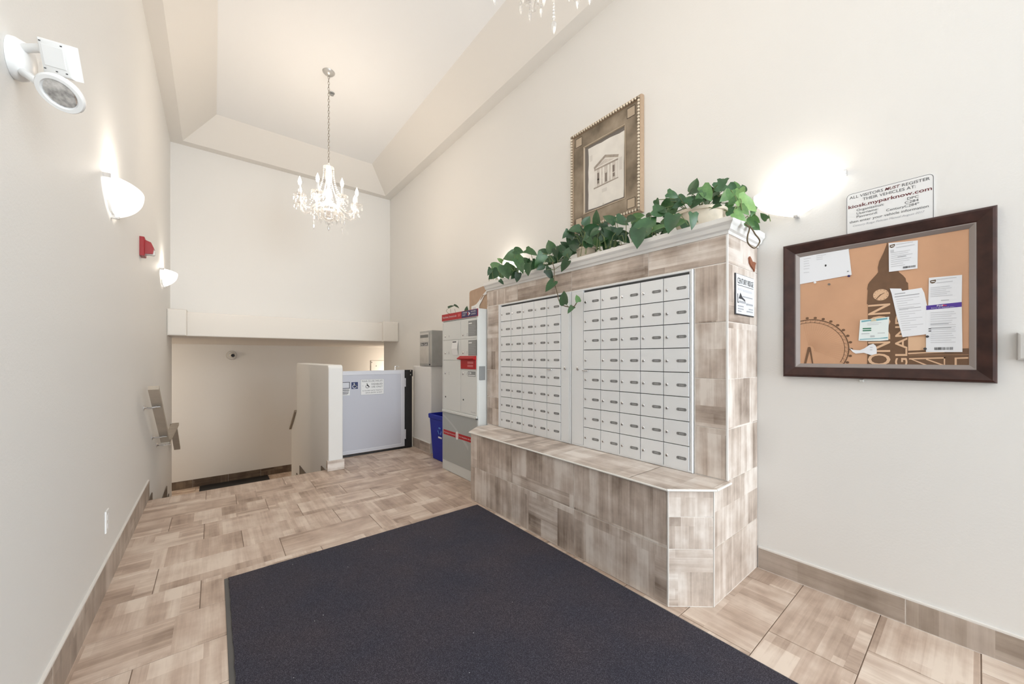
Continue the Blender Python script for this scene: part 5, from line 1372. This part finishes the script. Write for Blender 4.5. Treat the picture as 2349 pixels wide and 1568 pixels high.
def pothos(name, label, pot, leaves, vines, reach):
    """pot (x, y, r, h); leaves as rows of numbers; vines as point lists"""
    px, py, r, h = pot
    zt = 1.981
    t = thing(name, (px, py, zt), label, 'potted plant', 'pothos plants on the mailbox kiosk')
    m = MB(); m.lathe([(r * .72, 0), (r * .76, .004), (r * .95, h * .55), (r, h * .86), (r * 1.08, h * .88), (r * 1.08, h), (r * .96, h), (r * .94, h * .85), (.002, h * .84)], (px, py, zt), 28); pt = m.build('pot', M['pot'], t, 40)
    m = MB(); m.lathe([(r * .93, h * .845), (r * .5, h * .88), (.002, h * .89)], (px, py, zt), 20); m.build('soil', M['soil'], pt)
    m = MB(); top = Vector((px, py, zt + h * .85))
    random.seed(len(leaves))
    for k, row in enumerate(leaves):
        b = put_leaf(t, row, k * 7 + len(label))
        # stalk: from the pot, over the rim, out to the leaf
        d = b - top; flat = Vector((d.x, d.y, 0))
        if b.z < 1.965:                                 # leaf on the hanging vine
            near = min((Vector(q) for v in vines for q in v), key=lambda q: (q - b).length)
            m.tube([near, near.lerp(b, .5) + Vector((0, 0, .006)), b], .0018, 5); continue
        if flat.length < reach:
            s = top + Vector((random.uniform(-.4, .4) * r, random.uniform(-.4, .4) * r, 0))
            q1 = s.lerp(b, .5) + Vector((0, 0, .05))
        else:                                           # leaf on a runner that lies along the kiosk top
            s = Vector((min(max(b.x, 2.10), 2.40), b.y + random.uniform(-.05, .05), 2.0))
            q1 = s.lerp(b, .5) + Vector((0, 0, .03))
        m.tube([s, s.lerp(q1, .6), q1, q1.lerp(b, .7), b], .0024, 5)
    stuff(m.build('leaf_stalks', M['stem'], t))
    for v in vines:
        m = MB(); pts = [Vector(p) for p in v]
        sm = []
        for i in range(len(pts) - 1):
            p0, p1, p2, p3 = pts[max(i - 1, 0)], pts[i], pts[i + 1], pts[min(i + 2, len(pts) - 1)]
            for k in range(5):
                s = k / 5
                sm.append(.5 * ((2 * p1) + (p2 - p0) * s + (2 * p0 - 5 * p1 + 4 * p2 - p3) * s * s + (3 * p1 - p0 - 3 * p2 + p3) * s ** 3))
        sm.append(pts[-1])
        m.tube(sm, .0036, 6); m.build('vine', M['vinestem'], t, 60)
    return t
RUN_A = [(2.16, 3.0, 2.0), (2.2, 2.75, 2.005), (2.24, 2.5, 2.02), (2.2, 2.25, 2.01), (2.16, 2.05, 2.0)]
RUN_B = [(2.2, 2.15, 2.0), (2.24, 1.9, 2.02), (2.2, 1.65, 2.005), (2.14, 1.42, 2.0)]
RUN_C = [(2.12, 1.5, 2.0), (2.2, 1.3, 2.01), (2.26, 1.05, 2.03), (2.34, .9, 2.02)]
pothos('pothos_plant', 'trailing pothos on the locker end of the kiosk with a vine hanging over the mailboxes', (2.31, 2.52, .085, .11), LEAVES_A, [RUN_A, VINE_A], .14)
pothos('pothos_plant', 'dense dark pothos on the middle of the kiosk below the framed picture', (2.28, 1.92, .075, .12), LEAVES_B, [RUN_B], .16)
pothos('pothos_plant', 'bright pothos in a wide cream pot at the sconce end of the kiosk', (2.31, 1.06, .140, .140), LEAVES_C, [RUN_C, LOOP_C], .25)

# vine and card box on top of the locker
tv = thing('vine_cutting', (2.25, 3.9, LH), 'thin vine tip with small leaves lying on the locker top', 'vine')
pts = [(2.20, 3.50, LH + .012), (2.17, 3.62, LH + .01), (2.15, 3.75, LH + .012), (2.12, 3.84, LH + .030), (2.11, 3.865, LH + .06), (2.12, 3.85, LH + .085)]
m = MB(); m.tube(pts, .0022, 6); m.tube([(2.16, 3.72, LH + .01), (2.15, 3.735, LH + .06), (2.15, 3.74, LH + .075)], .0016, 5); m.tube([(2.14, 3.80, LH + .016), (2.14, 3.82, LH + .07), (2.14, 3.815, LH + .085)], .0016, 5); m.build('stem', M['vinestem'], tv, 60)
for k, r in enumerate([(2.14, 3.805, LH + .105, .62, -.45, .30, -.3, -.5, .8, .075, .15), (2.15, 3.70, LH + .095, .66, -.40, -.40, -.2, -.4, .8, .07, .15), (2.16, 3.50, LH + .045, .1, -.1, 1, -.6, -.75, .1, .075, .25)]):
    put_leaf(tv, r, k)
bxo = thing('cardboard_box', (2.33, 3.28, LH), 'open brown cardboard box with torn white paper on the locker top', 'box')
f = on_right(3.49, LH + .002, 2.19)
def flap(name, pts, th=.004, frm=f, mat=M['cardboard'], parent=bxo):
    m = MB(); m.prism(pts, -th, 0, frm); return m.build(name, mat, parent)
flap('front_panel', [(0, 0), (.36, 0), (.36, .265), (.03, .243), (.012, .238), (.002, .222)])
f2 = on_back(2.19, LH + .002, 3.13)
flap('side_panel', [(.0, 0), (.26, 0), (.26, .22), (0, .262)], frm=f2)
m = MB(); m.box((2.44, 3.13, LH + .002), (2.444, 3.485, LH + .20)); m.build('back_panel', M['cardboard'], bxo)
fz = f.at(0, 0, .006)
flap('torn_paper', [(.05, .004), (.20, .004), (.21, .07), (.245, .10), (.30, .16), (.285, .155), (.23, .115), (.222, .125), (.265, .17), (.20, .115), (.15, .085), (.10, .075), (.052, .072)], .0015, fz, M['print'])
flap('torn_paper', [(.27, .17), (.34, .205), (.34, .165), (.30, .16)], .0015, fz, M['print'])
m = MB(); m.box((.08, .02, .0005), (.14, .055, .001), fz); m.build('paper_print', M['paleink'], bxo)
# dried leaf caught on the kiosk end
o = MB().prism([(2.390, 1.820), (2.398, 1.792), (2.425, 1.775), (2.462, 1.762), (2.470, 1.752), (2.476, 1.768), (2.480, 1.790), (2.492, 1.806), (2.470, 1.808), (2.440, 1.806), (2.418, 1.822), (2.402, 1.830)][::-1], .001, .008, on_back(0, 0, KE)).build('dried_leaf', M['leafdead'])
base_at(o, (2.44, KE, 1.755)); tag(o, 'brown dried leaf stuck to the kiosk end above the plaque', 'leaf')
